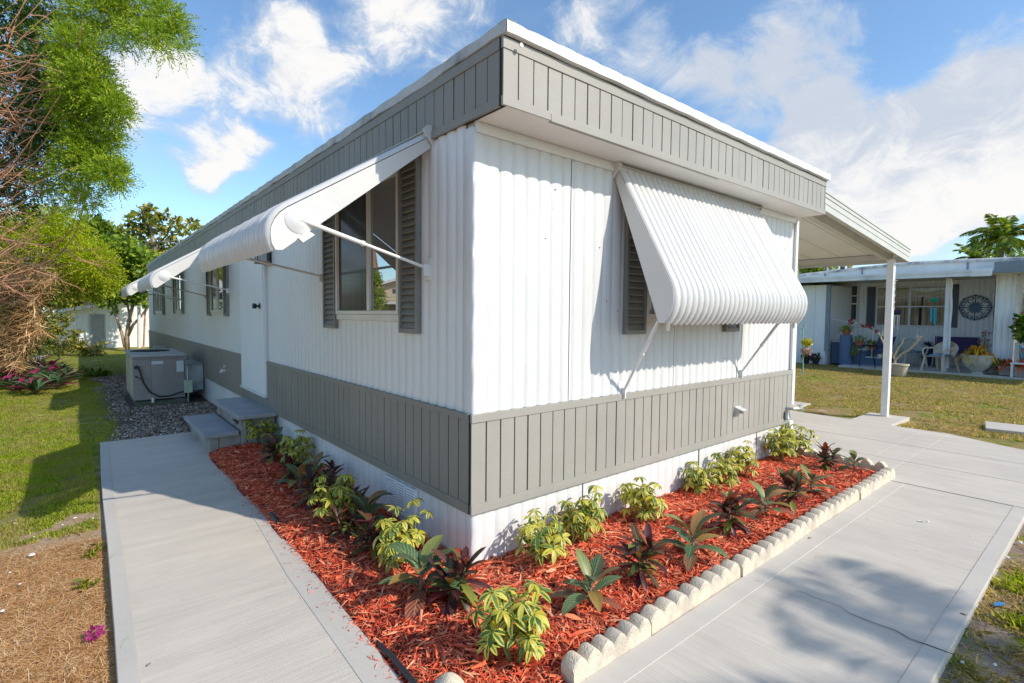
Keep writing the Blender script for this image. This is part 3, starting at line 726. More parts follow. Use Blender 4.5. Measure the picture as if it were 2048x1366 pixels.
for y in (.0, 1.34, 4.4, 7.5):
    mb = MB(); mb.box(*lc(7.50, y-.04, -.006), *lc(7.605, y+.045, 2.325)); po = mb.build('post', CPP, cp, bevel=.006)
    if y == 0.:
        mb = MB(); prev = None
        mb.lathe([(.010, -.004), (.018, -.004), (.018, .004), (.010, .004), (.010, -.004)], 12, lc(7.56, -.062, 2.01), cap=False)
        for k in range(9):
            z = 1.98-k*.048
            pts = [(lc(7.56, -.048, 0)[0] + (.010*math.cos(t) if k % 2 else 0), -.048-(0 if k % 2 else .010*math.cos(t)), z+.026*math.sin(t)) for t in np.linspace(0, 2*PI, 9)]
            mb.tube(pts, .0035, 6)
        mb.build('hanging_chain', M('old_white_chain', (.6, .58, .55), .6), po, smooth=True)
# ============================================================ STEPS
STP = M('step_concrete', (.36, .33, .30), .9, var=.16, vs=6, bump=.004, bs=60, col2=(.22, .205, .20)); STT = M('step_tread_grey', (.30, .31, .325), .8, var=.1, vs=5, bump=.003, bs=70, col2=(.36, .35, .345))
st = thing('entry_steps', 'two step block concrete stair with grey treads below the side door', 'steps', (-.36, 4.3, 0))
def ls(x, y, z): return (x+.36, y-4.3, z)
mb = MB(); mb.box(*ls(-.66, 3.74, -.02), *ls(-.37, 4.90, .155)); mb.build('lower_block', STP, st, bevel=.006)
mb = MB(); mb.box(*ls(-.72, 3.68, .156), *ls(-.392, 4.945, .205)); mb.build('lower_tread', STT, st, bevel=.008)
mb = MB(); mb.box(*ls(-.369, 3.70, -.02), *ls(-.03, 4.93, .325)); mb.build('upper_block', STP, st, bevel=.006)
mb = MB(); mb.box(*ls(-.41, 3.62, .326), *ls(-.03, 4.98, .372)); mb.build('upper_tread', STT, st, bevel=.008)
mb = MB(); mb.box(*ls(-.575, 3.736, .0), *ls(-.571, 3.742, .155)); mb.build('mortar_joint', DARK, st); mb = MB(); mb.box(*ls(-.315, 3.696, .0), *ls(-.309, 3.702, .325)); mb.build('mortar_joint', DARK, st)
# ============================================================ VEGETATION HELPERS
def shift(o, root):
    o.data.transform(Matrix.Translation(-Vector(root.location))); o.parent = root; return o
def leafmat(name, stops, trans=.35, rough=.5, spec=.35, wavy=None):
    mt, g, b = newmat(name); out = mt.node_tree.nodes['Material Output']
    c = g.ramp(g.isl(), stops)
    if wavy: c = g.mix(g.rng(g.noise(g.wpos(), wavy[0], 3, .6), .4, .65), c, c4(wavy[1]))
    g.l(c, b.inputs['Base Color']); b.inputs['Roughness'].default_value = rough; b.inputs['Specular IOR Level'].default_value = spec
    tr = g.n('ShaderNodeBsdfTranslucent'); g.l(g.mix(1., c, (1.25, 1.2, .7, 1), 'MULTIPLY'), tr.inputs['Color'])
    mx = g.n('ShaderNodeMixShader'); mx.inputs[0].default_value = trans
    g.l(b.outputs[0], mx.inputs[1]); g.l(tr.outputs[0], mx.inputs[2]); g.l(mx.outputs[0], out.inputs[0]); return mt
def rdir(n): return unit(RNG.normal(0, 1, (n, 3)))
def sprays(name, clumps, mat, parent, tw=.22, per=10, ll=.045, lw=.011, up=.35, out=1.0, density=1.0, ang=.9):
    """feathery twigs: each twig is a row of narrow leaflets"""
    P0 = []; D = []
    for c, r, n in clumps:
        n = max(1, int(n*density)); q = rdir(n); rr = RNG.random(n)**.45
        P0.append(np.array(c)+q*(rr*r)[:, None]*np.array([1, 1, .85])); D.append(q*out+RNG.normal(0, .45, (n, 3))+np.array([0, 0, up]))
    P0 = np.concatenate(P0); D = unit(np.concatenate(D)); n = len(P0)
    S = unit(np.cross(D, rdir(n))); L = tw*(.5+RNG.random(n))
    V = []
    for k in range(per):
        t = (k+.5)/per; p = P0+D*(L*t)[:, None]-np.array([0, 0, 1])*(L*t*t*.35)[:, None]
        ph = (k*2.4); N = np.cross(D, S); side = S*math.cos(ph)+N*math.sin(ph)
        d = unit(D*.8+side*ang+RNG.normal(0, .18, (n, 3))); l = ll*(1.15-.6*t)*(.7+.6*RNG.random(n)); w_ = unit(np.cross(d, RNG.normal(0, 1, (n, 3))))
        l = l[:, None]; V.append(np.stack([p, p+d*l*.5+w_*lw*.5, p+d*l, p+d*l*.5-w_*lw*.5], 1))
    o = npmesh(name, np.concatenate(V), 4, mat)
    return shift(o, parent) if parent else o
def leaves(name, clumps, mat, parent, ll=.07, lw=.035, shell=.5, droop=.2):
    P0 = []; Q = []
    for c, r, n in clumps:
        q = rdir(int(n)); rr = shell+(1-shell)*RNG.random(int(n)); P0.append(np.array(c)+q*(rr*r)[:, None]*np.array([1, 1, .8])+RNG.normal(0, .08*r, (int(n), 3))); Q.append(q)
    P0 = np.concatenate(P0); Q = np.concatenate(Q); n = len(P0)
    d = unit(Q+RNG.normal(0, .8, (n, 3))-np.array([0, 0, droop])); w_ = unit(np.cross(d, Q*.7+RNG.normal(0, .6, (n, 3))+np.array([0, 0, .3])))
    l = (ll*(.6+.7*RNG.random(n)))[:, None]; ww = l*(lw/ll)*.5; N = np.cross(d, w_)
    V = np.stack([P0, P0+d*l*.45+w_*ww+N*l*.08, P0+d*l, P0+d*l*.45-w_*ww+N*l*.08], 1)
    o = npmesh(name, V, 4, mat); return shift(o, parent) if parent else o
def limb(mb, a, b, r0, r1, sag=.1, n=7, wob=.04, up=0.):
    a = Vector(a); b = Vector(b); pts = []; rs = []; L_ = (b-a).length
    o1 = Vector([random.uniform(-1, 1) for _ in range(3)])*wob*L_; o2 = Vector([random.uniform(-1, 1) for _ in range(3)])*wob*L_
    for i in range(n+1):
        t = i/n; p = a.lerp(b, t)+Vector((0, 0, up*L_*math.sin(PI*t)-sag*L_*math.sin(PI*t)))+o1*math.sin(PI*t)+o2*math.sin(2*PI*t)
        pts.append(p); rs.append(r0+(r1-r0)*t)
    mb.tube(pts, rs, 6, cap=False); return pts
BARK_R = M('bark_reddish', (.56, .27, .15), .85, var=.3, vs=7, bump=.01, bs=30, col2=(.36, .19, .12))
BARK_G = M('bark_grey', (.30, .25, .20), .85, var=.3, vs=9, bump=.01, bs=30)
BARK_T = M('bark_tan', (.44, .30, .20), .75, var=.25, vs=6, bump=.006, bs=30, col2=(.28, .22, .17))
# ---- large feathery tree at the left, leaning over the yard
F1 = leafmat('foliage_feathery', [(0, (.04, .09, .010)), (.3, (.16, .26, .014)), (.6, (.33, .46, .018)), (.88, (.50, .58, .03)), (1, (.52, .42, .08))], .38, wavy=(3.4, (.22, .34, .018)))  # wavy noise paints clump-scale shade into the leaf colour
F1D = leafmat('foliage_feathery_shaded', [(0, (.014, .040, .010)), (.5, (.05, .11, .016)), (1, (.16, .26, .03))], .3)  # darker copy for the crown's inside, its shade put into the colour
D1 = 7.6
tr0 = deep(-190, 640, D1)
t1 = thing('feathery_tree', 'large feathery green tree with tangled reddish branches at the upper left', 'tree', (tr0.x, tr0.y, -.05))
mb = MB(); limb(mb, (tr0.x, tr0.y, -.1), deep(-230, 40, D1+.2), .17, .08, 0, 10, .03); shift(mb.build('trunk', BARK_R, smooth='all'), t1)
mb = MB(); tips = []
for i in range(46):
    y0 = -30+i*11.5+random.uniform(-18, 18); d0 = D1+random.uniform(-.8, 1.0)
    a = deep(-205+random.uniform(-15, 15), y0+random.uniform(120, 240), D1+.2)
    xe = random.uniform(60, 175); b = deep(xe, y0+random.uniform(-70, 10), d0)
    r0 = random.choice((.008, .011, .015, .024, .010))
    pts = limb(mb, a, b, r0, .004, random.uniform(.0, .22), 12, .08)
    for j in range(random.randint(4, 6)):
        q = pts[random.randint(3, 9)]; e = q+Vector((random.uniform(.15, .75), random.uniform(-.25, .35), random.uniform(-.30, .42)))
        p2 = limb(mb, q, e, .008, .0028, random.uniform(-.15, .15), 6, .09)
        for _ in range(2):
            q2 = p2[random.randint(2, 5)]; limb(mb, q2, q2+Vector((random.uniform(.05, .45), random.uniform(-.2, .2), random.uniform(-.25, .22))), .0036, .0014, .12, 4, .1)
shift(mb.build('branch', BARK_R, smooth='all'), t1)
cl = []; cd_ = []
def C(x, y, r, n, dd=0., tgt=None): (cl if tgt is None else tgt).append((tuple(deep(x, y, D1+dd)), r*D1/FPX, n))
for x, y, r, n in [(190, 18, 46, 240), (235, 30, 34, 150), (290, 22, 46, 230), (335, 38, 34, 170), (352, 72, 20, 70), (368, 98, 9, 14), (300, 70, 24, 70), (255, 80, 16, 26), (262, 55, 16, 30), (325, 98, 14, 30), (165, 55, 28, 130), (240, 92, 10, 16),
                   (150, 95, 40, 210), (172, 130, 34, 190), (165, 165, 44, 250), (190, 195, 36, 200), (212, 205, 28, 120), (238, 228, 18, 55), (150, 215, 38, 190), (225, 180, 12, 24), (232, 212, 18, 50),
                   (180, 265, 34, 170), (205, 285, 28, 130), (160, 300, 34, 160), (190, 325, 34, 170), (215, 345, 26, 130), (232, 355, 17, 60), (150, 340, 30, 110), (222, 262, 14, 28), (180, 390, 22, 60), (165, 405, 18, 40), (140, 372, 14, 26), (95, 360, 22, 36), (110, 400, 16, 20)]:
    C(x, y, r, int(n*1.75), random.uniform(-.25, .4))
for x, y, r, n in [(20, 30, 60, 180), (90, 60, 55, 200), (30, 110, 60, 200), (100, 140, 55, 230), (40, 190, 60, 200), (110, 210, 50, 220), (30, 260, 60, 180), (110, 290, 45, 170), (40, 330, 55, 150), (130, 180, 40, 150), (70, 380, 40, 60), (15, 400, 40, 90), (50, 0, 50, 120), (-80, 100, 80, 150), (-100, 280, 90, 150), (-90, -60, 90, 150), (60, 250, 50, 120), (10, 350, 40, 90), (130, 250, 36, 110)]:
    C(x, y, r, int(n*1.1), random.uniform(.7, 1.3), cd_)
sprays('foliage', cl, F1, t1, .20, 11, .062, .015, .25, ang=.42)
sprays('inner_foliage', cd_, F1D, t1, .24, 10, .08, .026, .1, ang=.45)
# ---- narrow conifer beyond the left frame edge, mirrored in the side window
nc = thing('narrow_conifer', 'narrow bright green conifer mirrored in the left part of the side window', 'tree', (-3.1, 7.9, -.05))
mb = MB(); mb.tube([(0, 0, 0), (0, 0, 1.3), (0, 0, 2.4)], [.06, .04, .015], 8); mb.build('trunk', BARK_G, nc, smooth='all')
sprays('foliage', [((0, 0, .25+.2*k), .42*(1-k/12)+.05, 120) for k in range(11)], F1, None, .16, 8, .07, .024, .6).parent = nc
# ---- bright hedge conifers with a dead tangle below them
FL = leafmat('foliage_lime', [(0, (.08, .14, .010)), (.35, (.30, .40, .012)), (.7, (.54, .62, .018)), (1, (.72, .70, .035))], .5)
FG = leafmat('foliage_green', [(0, (.025, .05, .010)), (.4, (.09, .16, .015)), (.75, (.20, .30, .022)), (1, (.36, .42, .04))], .35)
FO = leafmat('foliage_olive', [(0, (.06, .07, .012)), (.4, (.18, .21, .022)), (.75, (.34, .35, .04)), (1, (.52, .36, .08))], .35)
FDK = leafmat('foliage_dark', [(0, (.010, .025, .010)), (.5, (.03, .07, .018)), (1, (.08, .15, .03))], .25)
def pxcl(lst, dep, kd=1.0, js=.4): return [(tuple(deep(x, y, dep+random.uniform(-js, js))), r*dep/FPX, int(n*kd)) for x, y, r, n in lst]
D2 = 11.8
b0 = deep(-40, 700, D2)
h1 = thing('hedge_conifer', 'bright lime green conifer with drooping sprays behind the brown tangle at left', 'tree', (b0.x, b0.y, -.05))
mb = MB(); limb(mb, (b0.x, b0.y, -.1), deep(-20, 470, D2), .14, .05, 0, 8, .02)
for x, y in ((60, 500), (130, 480), (180, 520), (30, 450), (170, 450)): limb(mb, deep(-30, 600, D2), deep(x, y, D2), .03, .008, .05, 7)
shift(mb.build('trunk', BARK_R, smooth='all'), h1)
sprays('foliage', pxcl([(20, 470, 45, 300), (75, 455, 42, 300), (120, 450, 38, 260), (110, 490, 45, 340), (50, 510, 50, 300), (150, 500, 40, 300), (185, 520, 34, 220), (170, 550, 38, 240), (205, 545, 22, 90), (130, 545, 38, 160), (20, 560, 40, 160), (60, 550, 20, 50), (185, 570, 18, 70), (130, 580, 22, 90), (15, 600, 26, 60), (-40, 480, 60, 200), (-60, 580, 60, 200)], D2, 1.5), FL, h1, .30, 11, .085, .019, .05, ang=.5)
def strands(name, n, xr, yr, dep, mat, parent, ln=.7, wd=.008, base=(-.55, 0, -.6), js=.5, keep=None):
    V = []; F = []; S = 6; k0 = 0
    for i in range(n):
        while True:
            x = random.uniform(*xr); y = random.uniform(*yr)
            if keep is None or keep(x, y): break
        p = deep(x, y, dep+random.uniform(-js, js)); d = (Vector(base)+Vector([random.gauss(0, .38) for _ in range(3)])).normalized()
        c = Vector([random.gauss(0, .5) for _ in range(3)]); l = ln*random.uniform(.4, 1.2)/S; sd = d.cross(Vector([random.gauss(0, 1) for _ in range(3)])).normalized()*wd*random.uniform(.5, 1.3)
        for s_ in range(S+1):
            w_ = sd*(1-.7*abs(2*s_/S-1)); V += [tuple(p-w_), tuple(p+w_)]; d = (d+c*.16).normalized(); p = p+d*l
        for s_ in range(S): F.append((k0+2*s_, k0+2*s_+1, k0+2*s_+3, k0+2*s_+2))
        k0 += 2*(S+1)
    o = npmesh(name, np.array(V), 4, mat, faces=np.array(F)); return shift(o, parent)
DEADM = leafmat('dead_twigs', [(0, (.16, .085, .04)), (.35, (.46, .25, .11)), (.7, (.72, .45, .21)), (1, (.84, .64, .38))], .15)
D3 = 11.0; b0 = deep(-10, 745, D3)
dm = thing('dead_vine_tangle', 'tan mass of dead vines and twigs hanging at the left edge over the grass', 'dead vines', (b0.x, b0.y, -.05))
kp = lambda x, y: x < 42+ (760-y)*.30 + 12*math.sin(y*.06) and not (x < 30 and y > 735)
strands('dead_stem', 9000, (-70, 150), (545, 742), D3, DEADM, dm, .28, .0085, base=(-.30, 0, -.38), keep=kp, js=.6)
strands('trailing_stem', 260, (-60, 150), (480, 720), D3-.3, DEADM, dm, .8, .006, keep=kp)
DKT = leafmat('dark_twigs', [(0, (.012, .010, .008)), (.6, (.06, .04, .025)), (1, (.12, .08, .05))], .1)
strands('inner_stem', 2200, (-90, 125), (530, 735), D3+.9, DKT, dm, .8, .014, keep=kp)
sprays('foliage', pxcl([(x, y, 34, 55) for x, y in ((15, 640), (70, 600), (100, 570), (40, 690), (80, 640), (20, 560), (60, 650), (-40, 640), (-40, 560), (10, 520), (60, 530), (120, 590))], D3+.3), FO, dm, .2, 8, .07, .028, .0)
sprays('leafy_growth', pxcl([(x, y, 30, 60) for x in range(-30, 130, 30) for y in range(560, 730, 34) if kp(x, y)], D3-.15, 1, .3), leafmat('withered_leaf', [(0, (.05, .05, .015)), (.35, (.16, .16, .03)), (.6, (.38, .28, .10)), (1, (.60, .42, .20))], .25), dm, .16, 8, .06, .022, -.2)
# dense backing growth so no sky shows through low down
D4 = 16.
b0 = deep(60, 700, D4); h2 = thing('backing_bush', 'dark green dense bush growing behind the dead vines', 'bush', (b0.x, b0.y, -.05))
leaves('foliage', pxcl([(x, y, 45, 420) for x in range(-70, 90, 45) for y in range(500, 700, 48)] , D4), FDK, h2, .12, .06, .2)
# ---- crape myrtle with three stems in front of the shed
D5 = 18.6; b0 = at(256, 702, 2, -.04); D5 = (b0-CAM).dot(Fv)
cm = thing('multi_stem_tree', 'small tree with three slim tan stems and bright green crown before the white shed', 'tree', tuple(b0))
mb = MB(); q = lambda x, y: deep(x, y, D5)
mb.tube([q(255, 702), q(254, 672), q(258, 640), q(266, 610), q(274, 588), q(284, 560)], [.085, .075, .065, .055, .045, .03], 8)
mb.tube([q(250, 694), q(243, 665), q(234, 638), q(224, 612), q(214, 590)], [.06, .05, .045, .035, .025], 8)
mb.tube([q(256, 672), q(266, 650), q(281, 634), q(290, 622), q(300, 603)], [.055, .05, .042, .035, .025], 8)
mb.tube([q(262, 645), q(256, 615), q(252, 590), q(246, 560)], [.042, .038, .03, .02], 8)
for a, b in (((274, 590), (300, 540)), ((224, 612), (205, 575)), ((252, 590), (235, 530)), ((284, 560), (330, 520)), ((290, 625), (312, 590))): limb(mb, q(*a), q(*b), .035, .012, -.05, 6)
shift(mb.build('trunk', BARK_T, smooth='all'), cm)
leaves('crown', pxcl([(215, 520, 34, 620), (250, 500, 34, 620), (285, 520, 30, 520), (240, 545, 36, 700), (200, 560, 28, 420), (275, 560, 32, 520), (230, 580, 26, 360), (190, 590, 18, 150), (262, 590, 22, 260), (300, 575, 24, 260), (215, 605, 14, 60), (225, 620, 8, 18), (305, 545, 22, 260), (290, 600, 14, 70), (180, 520, 24, 260), (320, 540, 18, 160), (215, 490, 22, 240)], D5, 1.15, .8), leafmat('foliage_crape', [(0, (.04, .09, .010)), (.4, (.13, .23, .018)), (.8, (.28, .40, .03)), (1, (.42, .46, .05))], .4), cm, .20, .11, .35)
# loose airy tree behind the home
D6 = 27.; b0 = deep(330, 640, D6)
lt = thing('airy_tree', 'tall loosely leaved olive tree rising behind the far end of the mobile home', 'tree', (b0.x, b0.y, -.05))
mb = MB(); q = lambda x, y: deep(x, y, D6); mb.tube([(b0.x, b0.y, -.1), q(325, 560), q(310, 500), q(300, 450), q(297, 415)], [.25, .2, .12, .07, .03], 8)
tw = [(240, 470), (260, 440), (285, 420), (330, 430), (360, 445), (390, 450), (375, 480), (345, 470), (300, 480), (250, 500), (230, 520)]
for t_ in tw: limb(mb, q(*random.choice([(310, 505), (306, 485), (300, 460)])), q(*t_), .04, .012, .0, 6)
shift(mb.build('trunk', BARK_G, smooth='all'), lt)
leaves('crown', pxcl([(299, 415, 10, 60), (285, 430, 14, 90), (265, 445, 14, 90), (310, 435, 14, 90), (330, 430, 10, 50), (350, 445, 13, 70), (385, 448, 10, 55), (395, 452, 6, 20), (365, 460, 12, 60), (340, 470, 15, 90), (300, 460, 16, 110), (270, 475, 18, 140), (245, 480, 12, 70), (235, 500, 20, 180), (260, 505, 24, 240), (290, 495, 22, 190), (320, 495, 20, 170), (350, 490, 14, 70), (310, 520, 24, 230), (340, 520, 20, 180), (230, 530, 24, 230), (370, 500, 14, 80), (325, 455, 10, 40), (278, 455, 9, 40), (215, 520, 22, 180)], D6, 1.0, .9), FO, lt, .27, .15, .1)
# trees behind the shed
for (lb, nm, D, mt_, lst, px0) in [
    ('olive green tree behind the left end of the white shed', 'broad_tree', 33., FO, [(x, y, 34, 900) for x in (130, 165, 200, 235) for y in (480, 520, 560, 600)]+[(205, 450, 14, 160), (215, 465, 22, 300)], 170),
    ('round dark topped tree between the lime conifer and the olive tree', 'round_tree', 30., FG, [(x, y, 22, 420) for x, y in ((185, 448), (200, 455), (165, 460), (180, 478), (212, 470), (150, 480), (140, 560), (120, 600), (150, 520))], 180),
    ('green tree whose crown shows above the shed roof beside the mobile home', 'broad_tree', 36., FG, [(x, y, 36, 900) for x in (250, 290, 330) for y in (540, 580, 615)], 290)]:
    b0 = deep(px0, 660, D); tt = thing(nm, lb, 'tree', (b0.x, b0.y, -.05))
    mb = MB(); mb.tube([(b0.x, b0.y, -.1), deep(px0, 560, D), deep(px0+5, 500, D)], [.3, .22, .1], 8)
    for _ in range(5): limb(mb, deep(px0, 580, D), deep(px0+random.uniform(-50, 50), random.uniform(480, 540), D), .08, .03, 0, 6)
    shift(mb.build('trunk', BARK_G, smooth='all'), tt)
    leaves('crown', pxcl(lst, D, .8, 1.2), mt_, tt, .33, .17, .1)
# low shrubs before the shed
DS = 17.5
for lb, xs_, mt_, seed in [('yellow green straggly shrub in front of the shed downpipe', [(95, 680, 20, 240), (115, 660, 20, 240), (130, 640, 14, 120), (140, 690, 22, 260), (110, 700, 20, 200), (150, 665, 12, 80)], FO, 1),
                          ('low olive shrub before the grey shed door', [(170, 700, 18, 220), (190, 705, 16, 180), (160, 690, 14, 100), (200, 690, 9, 40)], FO, 2),
                          ('small dark leafy weed clump at the edge of the home shadow', [(175, 745, 10, 70), (190, 752, 12, 90), (205, 748, 10, 60), (215, 760, 9, 40)], FG, 3)]:
    dd = DS if seed < 3 else 12.2
    b0 = deep(xs_[0][0]+20, 712 if seed < 3 else 760, dd); b0.z = -.05; s_ = thing('shrub', lb, 'shrub', tuple(b0))
    mb = MB()
    for x, y, r, n in xs_: limb(mb, b0, deep(x, y-r*.5, dd), .012, .004, 0, 5, .08); limb(mb, b0, deep(x+r*.6, y-r*1.2, dd), .01, .003, 0, 5, .08)
    shift(mb.build('stem', BARK_T, smooth='all'), s_)
    leaves('foliage', pxcl(xs_, dd, 1., .4), mt_, s_, .13, .06, .0)
# ---- oyster plants (purple backed leaves) under the tangle
RH = leafmat('oyster_leaf', [(0, (.03, .07, .03)), (.4, (.08, .15, .06)), (.62, (.15, .24, .12)), (.72, (.24, .02, .09)), (.9, (.42, .03, .17)), (1, (.30, .05, .10))], .25, .4)
def blade_rosette(n, l, w_, up=.5, seed=0):
    rs = random.Random(seed); mb = MB()
    for i in range(n):
        a = i*2.4+rs.uniform(-.3, .3); e = rs.uniform(.15, 1.25)*up+.1; d = Vector((math.cos(a), math.sin(a), 0)); s_ = Vector((-math.sin(a), math.cos(a), 0)); ll = l*rs.uniform(.7, 1.1)
        pts = []
        for k in range(5):
            t = k/4; an = e*(1-.55*t)*1.1; p = d*(ll*t*math.cos(an)) + Vector((0, 0, ll*t*math.sin(an)+.02)); ww = w_*(.55, 1, .95, .6, .05)[k]*.5
            pts.append((p-s_*ww+Vector((0, 0, ww*.4)), p, p+s_*ww+Vector((0, 0, ww*.4))))
        mb.grid(pts)
    return mb
rp = []
for (x, y) in [(10, 778), (40, 785), (70, 790), (30, 765), (60, 768), (95, 772), (85, 752), (115, 760), (100, 745), (130, 768), (145, 758), (20, 748), (55, 748), (125, 745), (75, 735), (-25, 775), (-20, 755), (110, 778), (45, 758)]:
    p = at(x, y, 2, -.03); rp.append(p)
protos = []
for i, p in enumerate(rp):
    if i < 4:
        o = blade_rosette(24+i*2, .34, .060, .95, i).build('oyster_plant', RH, smooth='all')
        protos.append(o)
    else: o = protos[i % 4].copy(); COL.objects.link(o)
    o.location = p; o.rotation_euler.z = random.random()*6; o.scale = [random.uniform(1.0, 1.45)]*3
    tag(o, 'strap leaved plant with purple undersides in the patch at the foot of the dead vines', 'plant', 'purple and green strap leaved plants in the left lawn')
# ============================================================ GRASS AND LITTER
GR = leafmat('grass_blades', [(0, (.12, .20, .012)), (.4, (.34, .48, .022)), (.75, (.56, .66, .04)), (.9, (.66, .60, .10)), (1, (.70, .54, .22))], .5, .6, .2, (3.1, (.50, .46, .13)))
GRD = leafmat('grass_dry', [(0, (.16, .19, .03)), (.3, (.40, .39, .08)), (.6, (.58, .46, .19)), (1, (.78, .62, .40))], .45, .6, .2, (1.7, (.56, .43, .24)))
def pnoise(x, y, s, seed=0):
    r = np.zeros_like(x)
    for k in range(6):
        a = (seed*1.7+k*2.1); f = s*(1+.55*k); r += np.sin(x*f*math.cos(a)+y*f*math.sin(a)+k*1.3+seed)*np.cos(y*f*math.cos(a*1.3)-x*f*math.sin(a*1.3)+k*.7)/(1+.4*k)
    return r/3.
def grass(name, label, xy, hmin, hmax, w_, mat, lean=.5, zoff=0.):
    n = len(xy); a = RNG.random(n)*2*PI; h = RNG.uniform(hmin, hmax, n); le = lean*RNG.random(n)
    z = np.array([H(x, y) for x, y in xy])-.004+zoff
    p = np.concatenate([xy, z[:, None]], 1); s_ = np.stack([-np.sin(a), np.cos(a), 0*a], 1)*w_*.5; d = np.stack([np.cos(a)*le, np.sin(a)*le, np.ones(n)], 1)
    d = unit(d); hh = h[:, None]
    m_ = p+d*hh*.55; t_ = p+d*hh+np.stack([np.cos(a)*le, np.sin(a)*le, -.25*le], 1)*hh*.7
    V = np.stack([p-s_, p+s_, m_+s_*.8, t_, m_-s_*.8], 1)
    return tag(npmesh(name, V, 5, mat), label, 'grass', None, 'stuff')
def field(n, x0, x1, y0, y1, thr, s=2.2, seed=1, cond=None):
    x = RNG.uniform(x0, x1, n); y = y0+(y1-y0)*RNG.random(n)
    k = pnoise(x, y, s, seed)+.5*pnoise(x, y, s*3.1, seed+3) > thr
    if cond is not None: k &= cond(x, y)
    return np.stack([x[k], y[k]], 1)
wl = lambda y: -1.60+.0*y
A = field(90000, -3.6, -1.59, 2.15, 5.2, -.45, 2.6, 2); B = field(90000, -4.6, -1.3, 5.0, 14, -.45, 1.6, 4, lambda x, y: (x < -1.25-.25*np.sin(y*1.7)) | (y > 12.5)); B2 = field(26000, -6, 0.2, 13, 23, -.9, 1.2, 5)
grass('grass', 'short green turf on the left lawn', np.concatenate([A, B, B2]), .012, .036, .0050, GR)
A = field(1500, -2.6, -1.60, .2, 2.4, .75, 3.4, 7); B = field(700, -1.70, -1.595, 1.2, 3.2, .3, 5., 8)
grass('grass_tuft', 'sparse green weeds in the pine straw beside the left walk', np.concatenate([A, B]), .02, .07, .0045, GR, .8)
A = field(150000, 6.9, 12.5, -2.6, 5.0, .05, 1.9, 9, lambda x, y: (x > 7.05+.12*np.sin(y*3)) & ~((x < 7.95) & (y > -.3) & (y < .3)) ); B = field(70000, 12.5, 16.8, -2.6, 6.0, -.3, 1.4, 10, lambda x, y: x < 16.7)
grass('dry_grass', 'patchy yellow green lawn between the drive and the neighbouring home', np.concatenate([A, B]), .018, .050, .0075, GRD, .7)
A = field(30000, 7.0, 16.75, -2.6, 6.0, .35, 2.4, 12, lambda x, y: ~((x < 7.95) & (y > -.3) & (y < .3))); grass('grass', 'fresh green patches in the turf towards the neighbouring patio', A, .02, .06, .009, GR)
A = field(26000, .4, 4.2, -2.9, -1.885, .34, 3.6, 14); grass('grass_tuft', 'tufts of grass in the sandy strip along the front walk', A, .02, .07, .0045, GR, .8)
A = field(16000, .4, 4.2, -2.9, -1.885, .1, 4.6, 15); grass('dry_grass', 'dry brown grass in the sandy strip along the front walk', A, .015, .05, .004, GRD, 1.3)
# pine straw on the near left bank
STRW = leafmat('pine_straw', [(0, (.24, .10, .032)), (.35, (.58, .30, .10)), (.7, (.76, .46, .20)), (.93, (.86, .62, .34)), (1, (.82, .68, .46))], .1)
def straw(name, label, xy, l0, l1, w_, mat, zf=H, cat='pine straw'):
    n = len(xy); a = RNG.random(n)*2*PI; L_ = RNG.uniform(l0, l1, n)[:, None]; z = np.array([zf(x, y) for x, y in xy])+RNG.random(n)*.012
    p = np.concatenate([xy, z[:, None]], 1); d = np.stack([np.cos(a), np.sin(a), RNG.normal(0, .12, n)], 1); s_ = np.stack([-np.sin(a), np.cos(a), 0*a], 1); bend = (RNG.normal(0, .12, n))[:, None]
    V = np.stack([p-d*L_*.5-s_*w_*.5, p-d*L_*.5+s_*w_*.5, p+s_*(w_*.5+bend*L_), p+s_*(bend*L_-w_*.5), p+d*L_*.5+s_*w_*.3, p+d*L_*.5-s_*w_*.3], 1)
    b_ = (np.arange(n)*6)[:, None]; Fa = np.concatenate([b_+np.array([0, 1, 2, 3]), b_+np.array([3, 2, 4, 5])], 0)
    return tag(npmesh(name, V, 6, mat, faces=Fa), label, cat, None, 'stuff')
x = -1.60-np.abs(RNG.normal(0, .5, 17000)); y = RNG.uniform(-.2, 2.15, 17000); k = (y < 1.95+.25*pnoise(x, y, 3., 3))
straw('pine_straw', 'orange brown pine straw covering the near left bank', np.stack([x[k], y[k]], 1), .03, .10, .0022, STRW)
x = RNG.uniform(-3, -1.6, 2600); y = RNG.uniform(1.9, 3., 2600); straw('dry_litter', 'thin dry litter on the bare sand patch', np.stack([x, y], 1), .02, .07, .002, DEADM, cat='litter')
x = RNG.uniform(.4, 4.2, 5200); y = RNG.uniform(-2.9, -1.89, 5200); straw('dry_litter', 'dry straw and twigs scattered on the sandy strip by the front walk', np.stack([x, y], 1), .02, .09, .0025, DEADM, cat='litter')
# woody chips and grit beside the home wall
CHB = leafmat('weathered_chips', [(0, (.12, .085, .06)), (.35, (.32, .235, .18)), (.7, (.54, .43, .34)), (.92, (.62, .54, .47)), (1, (.78, .74, .68))], .0, .9)
n = 26000; x = RNG.uniform(-1.5, -.02, n); y = 4.9+8*RNG.random(n)**1.3; k = (x > -1.35+.35*pnoise(x, y, 1.8, 6)) & ~((y < 4.99) & (x > -.76)) & ~((x > -1.09) & (y > 7.6) & (y < 9.2)) & (RNG.random(n) > .15)
o = chips('wood_chips', np.stack([x[k], y[k]], 1), lambda x, y: H(x, y)+.004, .015, .05, .008, .022, CHB, .5, .01); tag(o, 'weathered grey brown wood chips on the shaded ground beside the steps', 'wood chips', None, 'stuff')
